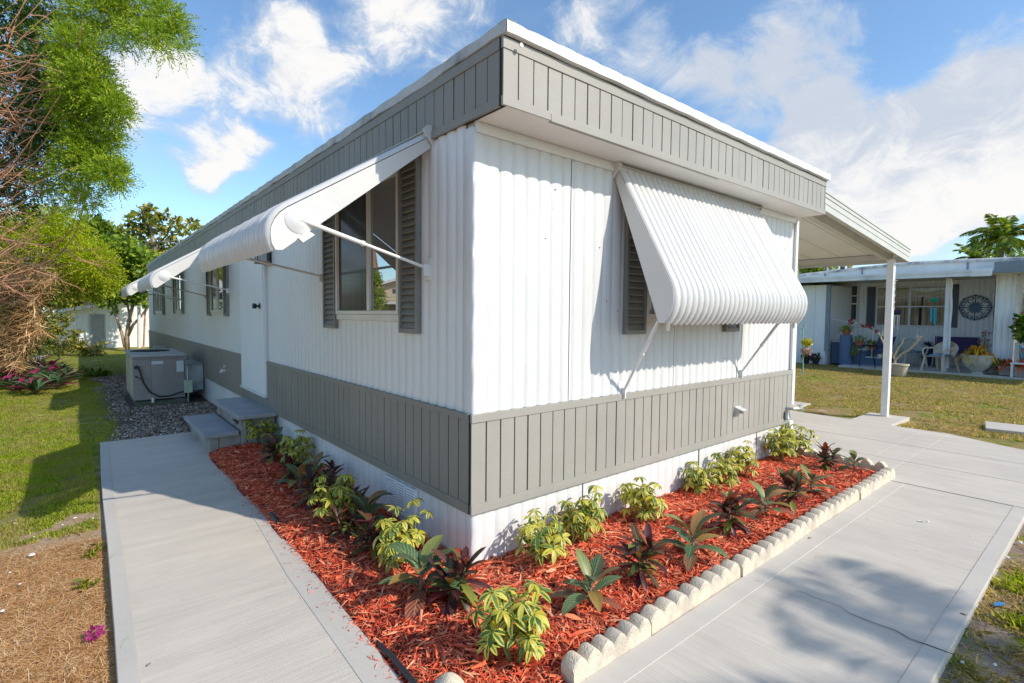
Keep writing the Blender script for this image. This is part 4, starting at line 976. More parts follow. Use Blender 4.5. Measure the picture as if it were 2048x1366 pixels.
# ============================================================ BED PLANTS
def uvleaf(mb, base, d, nrm, ln, wd, prof, curl, fold=.25, rows=6, twist=0.):
    d = Vector(d).normalized(); nrm = (Vector(nrm)-d*Vector(nrm).dot(d)).normalized(); s_ = d.cross(nrm)
    p = Vector(base); o = len(mb.v); vs = []; st_ = ln/rows
    for k in range(rows+1):
        t = k/rows; w_ = wd*.5*prof(t)
        for j, c in enumerate((-1, 0, 1)):
            q = p+s_*(c*w_)+nrm*(abs(c)*w_*fold); vs.append(q); mb.uv.append((.5+.5*c, t))
        ang = -curl/rows; d2 = (d*math.cos(ang)+nrm*math.sin(ang)).normalized(); nrm = (nrm*math.cos(ang)-d*math.sin(ang)).normalized(); d = d2; p = p+d*st_
    mb.add(vs, [(k*3+j, k*3+j+1, k*3+j+4, k*3+j+3) for k in range(rows) for j in range(2)])
oval = lambda t: max(.06, math.sin(PI*min(1, (t*.93+.07)))**.75); strap = lambda t: max(.05, math.sin(PI*min(1, t*.9+.1))**.5*(.75+.5*t))
def uvmat(name, kind):
    mt, g, b = newmat(name); out = mt.node_tree.nodes['Material Output']
    uv = g.n('ShaderNodeUVMap'); sx = g.n('ShaderNodeSeparateXYZ'); g.l(uv.outputs[0], sx.inputs[0])
    u = g.math('ABSOLUTE', g.math('SUBTRACT', sx.outputs[0], .5)); v = sx.outputs[1]; r = g.isl(); nz = g.noise(g.wpos(), 60., 3, .6)
    r2 = g.math('FRACT', g.math('MULTIPLY', r, 17.3))
    if kind == 's':
        k = g.math('ADD', g.math('ADD', u, g.math('MULTIPLY', nz, .45)), g.math('MULTIPLY', g.math('SUBTRACT', r, .5), .55))
        yel = g.ramp(r2, [(0, (.62, .55, .06)), (.5, (.70, .66, .14)), (1, (.56, .46, .03))]); grn = g.ramp(r2, [(0, (.035, .10, .018)), (.6, (.09, .19, .045)), (1, (.16, .26, .09))])
        c = g.mix(g.rng(k, .37, .46), grn, yel)
    else:
        vein = g.rng(g.math('SINE', g.math('ADD', g.math('MULTIPLY', v, 58.), g.math('MULTIPLY', u, -34.))), .72, .97)
        mid = g.rng(u, .035, .01)
        if kind == 'b':
            body = g.ramp(r, [(0, (.018, .065, .030)), (.30, (.04, .11, .05)), (.55, (.10, .17, .085)), (.72, (.20, .22, .06)), (.84, (.40, .22, .05)), (.93, (.16, .08, .045)), (1, (.30, .03, .02))])
            ve = g.ramp(r2, [(0, (.34, .42, .12)), (.6, (.42, .40, .18)), (1, (.50, .30, .22))])
        else:
            body = g.ramp(r, [(0, (.022, .010, .016)), (.30, (.055, .014, .022)), (.42, (.14, .02, .03)), (.50, (.42, .03, .012)), (.56, (.018, .05, .016)), (.76, (.08, .15, .022)), (.90, (.32, .36, .05)), (1, (.5, .20, .02))])
            ve = g.ramp(r2, [(0, (.22, .05, .05)), (.6, (.30, .12, .09)), (1, (.40, .38, .06))])
        c = g.mix(g.math('MULTIPLY', g.math('MAXIMUM', vein, mid), .75), body, ve)
        c = g.mix(g.rng(nz, .5, .8, 0, .4), c, g.mix(1., c, (.5, .55, .5, 1), 'MULTIPLY'))
    g.l(c, b.inputs['Base Color']); b.inputs['Roughness'].default_value = .42; b.inputs['Specular IOR Level'].default_value = .4
    tr = g.n('ShaderNodeBsdfTranslucent'); g.l(c, tr.inputs['Color']); mx = g.n('ShaderNodeMixShader'); mx.inputs[0].default_value = .3 if kind == 's' else .16
    g.l(b.outputs[0], mx.inputs[1]); g.l(tr.outputs[0], mx.inputs[2]); g.l(mx.outputs[0], out.inputs[0]); return mt
MS, MBc, MN = uvmat('leaf_variegated', 's'), uvmat('leaf_broad_croton', 'b'), uvmat('leaf_narrow_croton', 'n')
STG = M('green_stem', (.16, .22, .06), .6, var=.3, vs=20); STB = M('woody_stem', (.20, .15, .10), .8, var=.3, vs=20)
def schefflera(h, spread, nst, rs):
    fo = MB(); fo.uv = []; sm = MB()
    for i in range(nst):
        a = i*2*PI/nst+rs.uniform(-.5, .5); top = Vector((math.cos(a)*spread*rs.uniform(.35, .9), math.sin(a)*spread*rs.uniform(.35, .9), h*rs.uniform(.65, 1.05)))
        b0 = Vector((math.cos(a)*.02, math.sin(a)*.02, -.02)); md_ = b0.lerp(top, .5)+Vector((math.cos(a), math.sin(a), 0))*spread*.12
        pts = [b0, b0.lerp(md_, .5), md_, md_.lerp(top, .55), top]; sm.tube(pts, [.006, .0055, .005, .0045, .003], 6)
        nw = rs.randint(7, 9)
        for j in range(nw):
            t = .30+.70*(j+1)/nw; k = min(3, int(t*4)); p = pts[k].lerp(pts[k+1], t*4-k) if k < 4 else top
            az = a+j*2.4+rs.uniform(-.4, .4); el = rs.uniform(.1, .9) if j < nw-1 else 1.2; pd = Vector((math.cos(az)*math.cos(el), math.sin(az)*math.cos(el), math.sin(el))); pl_ = rs.uniform(.035, .085)
            c = p+pd*pl_; sm.tube([p, p+pd*pl_*.5+Vector((0, 0, .004)), c], [.0018, .0016, .0014], 4)
            up = (pd*.55+Vector((rs.uniform(-.2, .2), rs.uniform(-.2, .2), .85))).normalized(); e1 = up.orthogonal().normalized(); e2 = up.cross(e1); nl = rs.randint(6, 8); sc = rs.uniform(.75, 1.15)
            for q in range(nl):
                an = q*2*PI/nl+rs.uniform(-.12, .12); rad = e1*math.cos(an)+e2*math.sin(an); d = (rad*.95+up*rs.uniform(-.15, .22)).normalized()
                uvleaf(fo, c+rad*.006, d, up, rs.uniform(.052, .074)*sc, .025*sc, oval, rs.uniform(.5, 1.3), .22, 5)
    return sm, fo
def broad(h, n, ln, rs):
    fo = MB(); fo.uv = []; sm = MB(); sm.tube([(0, 0, -.02), (0, 0, h*.35), (.01, 0, h*.55)], [.010, .008, .005], 6)
    for i in range(n):
        t = (i+.5)/n; az = i*2.4+rs.uniform(-.35, .35); el = .15+1.0*t**1.3+rs.uniform(-.15, .15); d = Vector((math.cos(az)*math.cos(el), math.sin(az)*math.cos(el), math.sin(el)))
        p = Vector((0, 0, h*(.12+.42*t))); c = p+d*.03; sm.tube([p, c], [.003, .0024], 5)
        s_ = rs.uniform(.72, 1.1); uvleaf(fo, c, d, Vector((0, 0, 1)) if el < 1. else Vector((-math.cos(az), -math.sin(az), .4)), ln*s_, ln*.40*s_, oval, rs.uniform(.35, 1.15), .3, 7)
    return sm, fo
def narrow(h, n, ln, rs):
    fo = MB(); fo.uv = []; sm = MB(); tops = []
    for k in range(3):
        a = k*2.1+rs.random(); tp = Vector((math.cos(a)*.05, math.sin(a)*.05, h*rs.uniform(.5, .75))); sm.tube([(0, 0, -.02), tp*.5, tp], [.008, .006, .004], 6); tops.append(tp)
    for i in range(n):
        tp = tops[i % 3]; t = (i/n)**.8; az = i*2.4+rs.uniform(-.4, .4); el = -.25+1.45*t+rs.uniform(-.2, .2); d = Vector((math.cos(az)*math.cos(el), math.sin(az)*math.cos(el), math.sin(el)))
        p = tp*(.35+.65*t); s_ = rs.uniform(.65, 1.15)
        uvleaf(fo, p, d, Vector((0, 0, 1)) if abs(el) < 1.1 else Vector((-math.cos(az), -math.sin(az), .4)), ln*s_, ln*.26*s_, strap, rs.uniform(.2, 1.0), .25, 6)
    return sm, fo
PL = [ # kind, px base, size, label
 ('n', 492, 884, .30, 'dark purple croton right beside the entry steps'),
 ('s', 545, 884, .34, 'small green leaved umbrella shrub between the steps and the skirting'),
 ('n', 548, 925, .26, 'low croton with red and orange leaves second from the entry steps'),
 ('s', 592, 935, .34, 'green and cream umbrella shrub growing in the shade, second of its kind from the steps'),
 ('b', 600, 985, .26, 'broad leaf croton with bluish leaves in the shade of the left bed'),
 ('n', 655, 985, .27, 'narrow green leaved croton close to the side skirting'),
 ('s', 672, 1048, .34, 'umbrella shrub in half shade left of the foundation vent'),
 ('b', 735, 1060, .28, 'broad leaf croton with upright dark leaves below the foundation vent'),
 ('n', 752, 1108, .25, 'narrow leaf croton with pink red leaves before the bright yellow shrub of the left bed'),
 ('s', 800, 1128, .33, 'bright yellow umbrella shrub in the left bed, nearest the house corner'),
 ('b', 842, 1200, .32, 'broad leaf croton with one tall upright pale leaf left of the house corner'),
 ('n', 912, 1215, .30, 'purple and orange narrow leaf croton right in front of the house corner'),
 ('s', 1030, 1318, .34, 'large bright yellow umbrella shrub at the bottom centre of the photo'),
 ('b', 1180, 1215, .24, 'broad leaf croton with pale and orange leaves beside the nearest edging'),
 ('s', 1085, 1128, .30, 'yellow umbrella shrub by the front skirting nearest the house corner'),
 ('s', 1165, 1085, .33, 'full yellow umbrella shrub second along the front skirting'),
 ('n', 1280, 1165, .29, 'nearly black narrow leaf croton in the middle of the front bed'),
 ('b', 1385, 1120, .28, 'broad leaf croton with pink veined leaves touching the front edging'),
 ('s', 1285, 1042, .33, 'yellow umbrella shrub third along the front skirting'),
 ('s', 1402, 985, .25, 'small yellow umbrella shrub fourth along the front skirting'),
 ('n', 1462, 1065, .28, 'maroon narrow leaf croton with a yellow green tip, right half of the front bed'),
 ('b', 1530, 1035, .26, 'broad leaf green croton beside the maroon one, right half of the front bed'),
 ('s', 1480, 950, .28, 'yellow umbrella shrub fifth along the front skirting'),
 ('n', 1582, 1012, .28, 'dark narrow croton mixed with broad striped leaves near the far edging'),
 ('b', 1622, 990, .23, 'broad leaf croton with long green leaves reaching over the far front edging'),
 ('s', 1538, 918, .34, 'tall leggy umbrella shrub just before the outdoor tap'),
 ('s', 1590, 912, .40, 'tallest umbrella shrub at the far end of the skirting beside the drive'),
 ('n', 1655, 940, .26, 'red and green croton at the far right corner of the bed'),
 ('b', 1708, 945, .20, 'croton with one pale rounded leaf at the far end edging'),
 ('b', 568, 902, .24, 'dark broad leaf croton against the skirting nearest the entry steps'),
 ('n', 632, 1012, .30, 'dark narrow leaf croton between the bluish croton and the half shaded shrub'),
 ('b', 640, 958, .22, 'small dark broad leaf croton behind the narrow green one, left bed'),
 ('n', 705, 1040, .24, 'green and red croton tucked behind the dark leaved broad croton, left bed'),
 ('n', 585, 965, .24, 'dark narrow croton near the walk side of the shady left bed'),
 ('n', 690, 1078, .22, 'small dark narrow croton before the dark leaved broad croton'),
 ('s', 1445, 968, .24, 'low yellow umbrella shrub between the fourth and fifth ones')]
for i, (k, x, y, s_, lb) in enumerate(PL):
    p = at(x, y, 2, .035); rs = random.Random(100+i)
    if p.y < .0 and p.x < -.05 and p.x > -.62: pass
    p.x = max(p.x, -.52) if p.y > .2 else p.x
    if p.y > 0.1: p.x = min(p.x, -.16)
    elif p.x > -.1: p.y = max(min(p.y, -.13), -.84)
    nm, ct, mt_, grp = {'s': ('umbrella_shrub', 'shrub', MS, 'variegated umbrella shrubs in the red mulch'), 'b': ('broad_leaf_croton', 'plant', MBc, 'broad leaved crotons in the red mulch'), 'n': ('narrow_leaf_croton', 'plant', MN, 'narrow leaved crotons in the red mulch')}[k]
    root = thing(nm, lb, ct, tuple(p), rs.random()*6, grp)
    if k == 's': sm, fo = schefflera(s_*.80, s_*.43, 4 if s_ < .3 else 5, rs)
    elif k == 'b': sm, fo = broad(s_*.9, 13, s_*.70, rs)
    else: sm, fo = narrow(s_*.95, 58, s_*.52, rs)
    fo.build('foliage', mt_, root, smooth='all'); sm.build('stem', STG if k == 's' else STB, root, smooth='all')
# ============================================================ AIR CONDITIONER
ACM = M('ac_paint_grey', (.30, .275, .265), .6, var=.16, vs=3, bump=.003, bs=9, col2=(.24, .215, .21)); ACD = M('ac_dark', (.03, .032, .036), .6); ACL = M('ac_label', (.55, .60, .66), .6, var=.04)
ACS = M('ac_side_beige', (.42, .40, .30), .7, var=.25, vs=4)
ac = thing('air_conditioner', 'weathered grey packaged air conditioner on a low slab beside the wall', 'air conditioner', (-.68, 8.4, 0))
def la(x, y, z): return (x+.68, y-8.4, z)
mb = MB(); mb.box(*la(-1.03, 7.70, .05), *la(-.335, 9.2, .735)); cb = mb.build('cabinet', ACM, ac, bevel=.008)
mb = MB(); mb.box(*la(-1.045, 7.685, .736), *la(-.32, 9.215, .775)); cap = mb.build('top_cover', M('ac_top', (.40, .42, .44), .5, .2, var=.15, vs=4), ac, bevel=.006)
mb = MB()
for r in (.10, .15, .20, .25, .29): mb.lathe([(r-.003, .0), (r+.003, .0), (r+.003, .006), (r-.003, .006), (r-.003, 0)], 28, la(-.72, 8.62, .777), cap=False)
mb.lathe([(.0, 0), (.29, 0), (.29, .001)], 28, la(-.72, 8.62, .776)); mb.lathe([(0, 0), (.07, 0), (.06, .014), (0, .016)], 16, la(-.72, 8.62, .777))
mb.build('fan_grille', ACD, cap)
mb = MB(); mb.box(*la(-1.034, 7.74, .08), *la(-1.0305, 9.15, .71)); mb.build('side_panel', ACS, ac)
mb = MB(); mb.box(*la(-.80, 7.697, .05), *la(-.797, 7.6995, .735)); mb.box(*la(-1.03, 7.697, .70), *la(-.335, 7.6995, .703)); mb.build('panel_seam', ACD, ac)
mb = MB(); mb.box(*la(-.785, 7.694, .615), *la(-.63, 7.6985, .665)); mb.build('information_label', ACL, ac); mb = MB(); mb.box(*la(-.45, 7.694, .475), *la(-.35, 7.6985, .655)); mb.build('information_label', ACL, ac)
mb = MB(); mb.tube([la(-.985, 7.70, .60), la(-.96, 7.66, .59), la(-.94, 7.64, .50), la(-.90, 7.63, .33), la(-.82, 7.62, .18), la(-.70, 7.61, .10), la(-.56, 7.60, .10), la(-.42, 7.58, .15), la(-.37, 7.56, .16)], .014, 8)
mb.tube([la(-.985, 7.69, .43), la(-.94, 7.65, .40), la(-.905, 7.64, .37)], .006, 6); mb.tube([la(-.99, 7.70, .58), la(-.99, 7.66, .58)], .026, 10); mb.tube([la(-.99, 7.70, .43), la(-.99, 7.68, .43)], .016, 10)
mb.build('cable', BLK, ac, smooth=True)
mb = MB(); mb.tube([la(-.79, 7.70, .07), la(-.78, 7.65, .06), la(-.79, 7.62, .01)], .02, 8); mb.build('drain_elbow', M('pvc_white', (.7, .68, .62), .5), ac, smooth=True)
mb = MB(); mb.box(*la(-1.0, 7.66, -.06), *la(-.3, 9.2, .03)); mb.box(*la(-.95, 7.72, .031), *la(-.85, 9.1, .049)); mb.box(*la(-.5, 7.72, .031), *la(-.4, 9.1, .049)); mb.build('base_slab', M('mossy_concrete', (.13, .125, .11), .95, var=.3, vs=8, col2=(.06, .09, .04)), ac, bevel=.008)
mb = MB(); mb.prism([(7.95, .12), (8.9, .12), (8.9, .56), (7.95, .56)], -.333, -.03, lambda u, v, a: la(a, u, v)); mb.box(*la(-.333, 7.93, .561), *la(-.03, 8.92, .575)); mb.build('duct', M('duct_metal', (.33, .37, .40), .45, .5, var=.3, vs=6), ac, bevel=.004)
eb = thing('electrical_box', 'pale green electrical disconnect box at the corner of the air conditioner', 'electrical box', (-.32, 7.50, .15))
mb = MB(); mb.box(-.055, -.05, 0, .055, .05, .19); mb.box(-.06, -.055, .191, .06, .055, .205); mb.box(-.05, -.056, .02, .05, -.051, .17); mb.build('housing', M('box_pale_green', (.40, .46, .36), .55, var=.15, vs=12), eb, bevel=.004)
mb = MB(); mb.tube([(0, 0, 0), (0, .02, -.17)], .012, 8); mb.tube([(.0, .04, .205), (0, .06, .40), (0, .18, .42)], .010, 8); mb.build('conduit', GAL, eb)
mb = MB(); mb.box(-.28, 12.6, .3, -.05, 13.1, .62); o = mb.build('utility_box', M('utility_grey', (.42, .41, .38), .6, var=.1), bevel=.01); tag(o, 'grey utility box on the side wall far behind the air conditioner', 'utility box')
mb = MB(); mb.box(-.22, 9.6, .52, -.03, 9.75, .60); mb.box(-.20, 9.62, -.03, -.17, 9.65, .52); o = mb.build('meter_bracket', MC['pvc_white'], bevel=.004); tag(o, 'small white bracket on a post behind the air conditioner', 'bracket')
# ============================================================ SHED
SHW = paint_white('shed_white', (.80, .79, .76), False, .5)
sd = thing('shed', 'low white panelled shed with sloping roof and grey louvred door at the far left', 'shed', (0, 25.2, 0))
YS = 25.0
def sp(x, y, dy=0): p = at(x, y, 1, YS); return (p.x, p.z)
xL, _ = sp(120, 660); xR = 3.2
def zr(x): return 1.46+(x-xL)*.205
mb = MB(); n = int((xR-xL)/.17)
for k in range(n):
    a = xL+k*.17; b = a+.165
    mb.add([(a, YS, -.3), (b, YS, -.3), (b, YS, zr(b)), (a, YS, zr(a)), (a, YS+.02, -.3), (b, YS+.02, -.3), (b, YS+.02, zr(b)), (a, YS+.02, zr(a))], [(0, 1, 2, 3), (0, 3, 7, 4), (1, 5, 6, 2)])
mb.add([(xL, YS+.01, -.3), (xR, YS+.01, -.3), (xR, YS+.01, zr(xR)), (xL, YS+.01, zr(xL))], [(0, 1, 2, 3)])
mb.add([(xL, YS, -.3), (xL, YS, zr(xL)), (xL, YS+4, zr(xL)), (xL, YS+4, -.3)], [(0, 1, 2, 3)]); mb.add([(xR, YS, -.3), (xR, YS, zr(xR)), (xR, YS+4, zr(xR)), (xR, YS+4, -.3)], [(3, 2, 1, 0)])
shift(mb.build('wall', SHW), sd)
mb = MB(); xa = xL-.42; vs = []
for x in (xa, xR+.2):
    for y in (YS-.28, YS+4.2): vs += [(x, y, zr(x)-.01), (x, y, zr(x)+.05)]
mb.add(vs, [(0, 4, 6, 2), (1, 3, 7, 5), (0, 1, 5, 4), (2, 6, 7, 3), (4, 5, 7, 6), (0, 2, 3, 1)])
shift(mb.build('roof', RF), sd)
mb = MB(); vs = []
for x in (xa, xR+.2): vs += [(x, YS-.30, zr(x)-.05), (x, YS-.282, zr(x)-.05), (x, YS-.30, zr(x)+.07), (x, YS-.282, zr(x)+.07)]
mb.add(vs, [(0, 4, 6, 2), (1, 3, 7, 5), (0, 1, 5, 4), (2, 6, 7, 3), (4, 5, 7, 6), (0, 2, 3, 1)]); shift(mb.build('fascia', SHW), sd)
mb = MB(); mb.tube([(xa+.02, YS-.25, zr(xa)-.14), (xa+.2, YS-.22, zr(xa)-.16), (xL-.05, YS-.06, zr(xa)-.24), (xL-.03, YS-.05, .0)], .04, 8); mb.tube([(xa-.02, YS-.32, zr(xa)-.04), (xa-.02, YS+4.2, zr(xa)-.04)], .06, 8); shift(mb.build('downpipe', WTR, smooth=True), sd)
x0, z0_ = sp(181, 690); x1, z1_ = sp(210.5, 628)
mb = MB(); mb.box(x0, YS-.03, -.2, x0+.05, YS-.001, z1_); mb.box(x1-.05, YS-.03, -.2, x1, YS-.001, z1_); mb.box(x0+.05, YS-.03, z1_-.06, x1-.05, YS-.001, z1_)
dd = shift(mb.build('door', M('door_frame_grey', (.42, .42, .41), .6)), sd)
mb = MB(); nl = 11; zb_ = .12; hh = (z1_-.08-zb_)/nl
for k in range(nl): mb.box(x0+.05, YS-.02+.0, zb_+k*hh, x1-.05, YS-.008, zb_+(k+.86)*hh)
mb.box(x0+.05, YS-.006, -.2, x1-.05, YS-.003, z1_-.06); o = mb.build('louvre', M('louvre_grey', (.33, .34, .35), .25, .2, var=.1)); o.data.transform(Matrix.Translation(-sd.location)); o.parent = dd
for xx, lb, mt_ in ((278, 'grey metal pole standing before the shed beside the home', ALU), (287, 'thin rusty pole leaning before the shed beside the home', BARK_R)):
    a = deep(xx, 696, 19.5); b = deep(xx+ (0 if xx < 280 else 4), 610, 19.5); mb = MB(); mb.tube([a, b], .055 if xx < 280 else .03, 8); tag(mb.build('pole', mt_, smooth=True), lb, 'pole')
# small white grille object under the dead vines
p = deep(74, 708, 13.6); wc = thing('garden_crate', 'white slatted garden crate half hidden under the dead vines', 'crate', (p.x, p.y, -.04)); mb = MB()
for k in range(5): mb.box(-.17+k*.075, -.15, 0, -.14+k*.075, -.13, .34)
for z in (.03, .16, .29): mb.box(-.17, -.129, z, .16, -.119, z+.03)
for z in (.03, .29): mb.box(-.17, -.118, z, -.15, .15, z+.03); mb.box(.14, -.118, z, .16, .15, z+.03)
mb.build('slats', CPP, wc)
# ============================================================ NEIGHBOURING HOME (right)
XW = 18.9; XF = 16.0
NB_W = paint_white('neighbour_siding', (.88, .90, .90), False, .5); NB_B = M('neighbour_blue', (.10, .16, .28), .7, var=.12); NB_G = M('neighbour_trim_grey', (.22, .27, .32), .6, var=.1)
NB_T = M('neighbour_trim_white', (.76, .79, .80), .55, var=.12, vs=2, col2=(.45, .47, .48), th=(.55, .8)); NB_S = M('neighbour_soffit', (.68, .65, .54), .7)
nb = thing('neighbour_home', 'neighbouring pale ribbed mobile home with low arched roof and covered patio', 'mobile home', (18.9, 2.5, 0))
WN = lambda u, d, z: (XW-d, u, z)
def nbuild(mb, name, mt_, par=None, **k):
    o = mb.build(name, mt_, **k); o.data.transform(Matrix.Translation(-Vector(nb.location))); o.parent = par or nb; return o
mb = MB(); corr(mb, WN, .02, 6.0, -.05, 2.95, .13, .03, 0, nz=2, flip=True); nbuild(mb, 'ribbed_wall', NB_W, smooth=True, angle=60)
YB = at(1991, 650, 0, 16.9).y
mb = MB(); YA = at(2022, 650, 0, 16.9).y
corr(mb, lambda u, d, z: (16.9-d, u, z), YA, YB, -.05, 2.75, .13, .028, 0, nz=2, flip=True)
nbuild(mb, 'side_bay_wall', NB_W, smooth=True, angle=60)
mb = MB(); mb.box(16.86, YA-.06, -.05, 16.96, YA, 2.62); mb.box(16.86, YB-.005, 0, 16.90, YB+.03, 2.7); nbuild(mb, 'corner_trim', CPP, bevel=.005)
mb = MB(); mb.box(16.92, YA+.01, -.05, 18.88, YB-.01, 2.9); nbuild(mb, 'bay_core', NB_W)
mb = MB(); mb.box(XW+.01, -3.5, -.05, XW+7, 6.4, 2.9); nbuild(mb, 'rear_wall', NB_W)
# projecting utility room on the left
XU = 16.6; yu = lambda px: at(px, 650, 0, XU).y
mb = MB()
for a, b in ((3.98, 4.30), (4.30, 4.62), (4.62, 5.0), (5.0, 5.5), (5.5, 6.2)): mb.box(XU, a+.004, .42, XU+.02, b-.004, 2.5)
mb.box(XU+.021, 3.96, -.05, XW, 6.2, 2.5); mb.box(XU-.004, 3.97, 1.55, XU+.001, 6.2, 1.565)
nbuild(mb, 'utility_room', NB_W)
mb = MB(); mb.box(XU-.02, 3.86, .40, XU+.05, 3.98, 2.5); nbuild(mb, 'corner_post', NB_G)
mb = MB(); mb.box(XU+.0, 3.955, -.05, XU+.018, 6.2, .41); nbuild(mb, 'foundation', NB_W)
def zarch(y): return 3.02-.045*abs(y-1.6)**1.25 if y > 1.6 else 3.02-.016*abs(y-1.6)**1.4
# gable strip above the patio roof
mb = MB(); ys_ = np.linspace(-4, 6.4, 60); Xg = XF+.35
mb.grid([[(Xg, y, 2.6) for y in ys_], [(Xg, y, zarch(y)) for y in ys_]]); nbuild(mb, 'gable_panel', NB_T)
mb = MB(); mb.grid([[(Xg-.03, y, zarch(y)-.05) for y in ys_], [(Xg-.03, y, zarch(y)+.01) for y in ys_], [(Xg, y, zarch(y)+.035) for y in ys_], [(XW+7, y, zarch(y)+.035) for y in ys_]])
nbuild(mb, 'roof', M('old_roof_edge', (.66, .66, .66), .7, var=.3, vs=4, col2=(.25, .25, .26), th=(.45, .65)), smooth=True)
mb = MB()
for y in (.55, 2.95, 3.95): mb = MB(); mb.box(Xg-.02, y-.02, 2.6, Xg-.002, y+.02, zarch(y)-.05); nbuild(mb, 'panel_seam', NB_G)
mb = MB(); mb.box(XF, .02, 2.56, XF+.05, 6.4, 2.72); mb.box(XF-.02, .02, 2.66, XF, 6.4, 2.73); nbuild(mb, 'patio_fascia', NB_T, bevel=.003)
mb = MB(); mb.box(XF-.045, .03, 2.545, XF+.0, .42, 2.70); nbuild(mb, 'gutter_end', CPP, bevel=.004)
mb = MB(); mb.box(XF+.051, .02, 2.64, XW, 6.4, 2.68); nbuild(mb, 'patio_ceiling', NB_S)
mb = MB(); mb.box(16.1, -4, 2.62, 16.16, .0, 2.90); mb.box(16.161, -4, 2.64, XW, -.0, 2.67, 0); nbuild(mb, 'side_fascia', NB_G)
mb = MB(); mb.box(17.2, -4., -.05, 17.24, YA-.06, .85); mb.box(17.2, -4, 2.3, 17.24, YA-.06, 2.66); nbuild(mb, 'porch_wall', NB_W)
mb = MB(); mb.box(17.21, -1.25, .85, 17.23, YA-.15, 2.3); nbuild(mb, 'porch_glass', glass('neighbour_glass', (.20, .22, .14), .25, .02))
mb = MB(); mb.box(17.18, -1.29, .85, 17.24, -1.25, 2.3); mb.box(17.18, YA-.15, .85, 17.24, YA-.10, 2.3); mb.box(17.18, YA-.62, .85, 17.24, YA-.58, 2.3); nbuild(mb, 'porch_frame', CPP)
po = at(1896, 740, 2, 0)
mb = MB(); mb.box(16.62, .93, 0, 16.72, 1.03, 2.56); o = nbuild(mb, 'patio_post', NB_T, bevel=.004)
mb = MB(); mb.tube([(16.60, .93, 2.56), (16.60, .90, 2.40), (16.61, .91, 2.2), (16.60, .885, 1.8), (16.61, .90, 1.3), (16.60, .89, .7), (16.61, .90, .1)], .028, 8); nbuild(mb, 'downpipe', CPP, smooth=True)
mb = MB(); mb.box(16.61, .92, .42, 16.73, 1.04, .46); nbuild(mb, 'post_band', BLK)
mb = MB(); mb.tube([(18.86, .30, 2.6), (18.85, .31, 1.6), (18.85, .28, .7), (18.85, .1, .2)], .012, 6); nbuild(mb, 'cable', BLK)
slab_ = MB(); slab_.box(16.1, -3.8, -.1, 18.86, 3.4, .015); o = slab_.build('patio', concrete('patio_concrete', 'x', (.66, .63, .60))); o['kind'] = 'structure'
mb = MB(); mb.box(16.0, -3.5, -.1, 16.095, 2.7, .035); o = mb.build('patio_kerb', CP_); o['kind'] = 'structure'
CUR = M('curtain', (.25, .20, .16), .8, var=.35, vs=4, st=(1, 14, .3), bump=.01)
def nwin(y0, y1, z0, z1, vm, hm, g_=GL_E, curt=None):
    mb = MB(); f = .045
    for a, b, c, d in ((y0, y1, z0, z0+f), (y0, y1, z1-f, z1)): box_(mb, WN, a, .03, c, b, .07, d)
    box_(mb, WN, y0, .03, z0+f, y0+f, .0695, z1-f); box_(mb, WN, y1-f, .03, z0+f, y1, .0695, z1-f)
    for v in vm: box_(mb, WN, v-.03, .03, z0+f, v+.03, .068, z1-f)
    for h_ in hm: box_(mb, WN, y0+f, .03, h_-.02, y1-f, .066, h_+.02)
    w_ = nbuild(mb, 'window', NB_T, bevel=.003)
    mb = MB(); box_(mb, WN, y0+f, .036, z0+f, y1-f, .040, z1-f); nbuild(mb, 'pane', g_, w_)
    return w_
GN = glass('neighbour_pane', (.05, .028, .028), .05, .05, streak=True); GN2 = glass('neighbour_curtained_pane', (.34, .26, .18), .05, .05, streak=True)
w1 = nwin(1.40, 3.24, 1.20, 2.50, [2.32], [1.84], GN2)
mb = MB()
for a, b in ((1.48, 2.27), (2.37, 3.17)):
    n = 14
    for t0, z_, hgt in ((0, 2.26, .06), (1, 2.18, .05)):
        rows = [[], []]
        for k in range(n+1):
            t = k/n; sg = .03*math.cos(t*2*PI*1.0+t0); rows[0].append((XW-.045, a+(b-a)*t, z_+sg)); rows[1].append((XW-.046, a+(b-a)*t, z_+hgt+sg))
        mb.grid(rows)
nbuild(mb, 'curtain_swag', M('cream_swag', (.52, .46, .30), .8), w1)
mb = MB(); mb.box(XW-.045, 2.00, 1.25, XW-.041, 2.08, 1.82); mb.box(XW-.045, 1.98, 1.86, XW-.041, 2.03, 2.15); nbuild(mb, 'curtain_gap', DARK, w1)
def nshut(y0, y1):
    mb = MB(); box_(mb, WN, y0, .03, 1.19, y1, .06, 2.51); 
    for k in range(18): box_(mb, WN, y0+.03, .0605, 1.24+k*.068, y1-.03, .066, 1.24+k*.068+.045)
    nbuild(mb, 'shutter', M('neighbour_shutter', (.09, .10, .13), .5))
nshut(3.27, 3.50); nshut(1.12, 1.37)
nwin(4.42, 4.70, 1.36, 2.66, [], [2.28, 1.98, 1.6], GN); nwin(3.76, 4.02, 1.36, 2.60, [], [2.22, 1.95], GN)
mb = MB(); box_(mb, WN, 4.04, .03, .45, 4.40, .06, 2.62); dn = nbuild(mb, 'door', NB_S, bevel=.004)
mb = MB(); box_(mb, WN, 4.11, .0605, 1.0, 4.33, .066, 2.50); nbuild(mb, 'door_pane', GN2, dn)
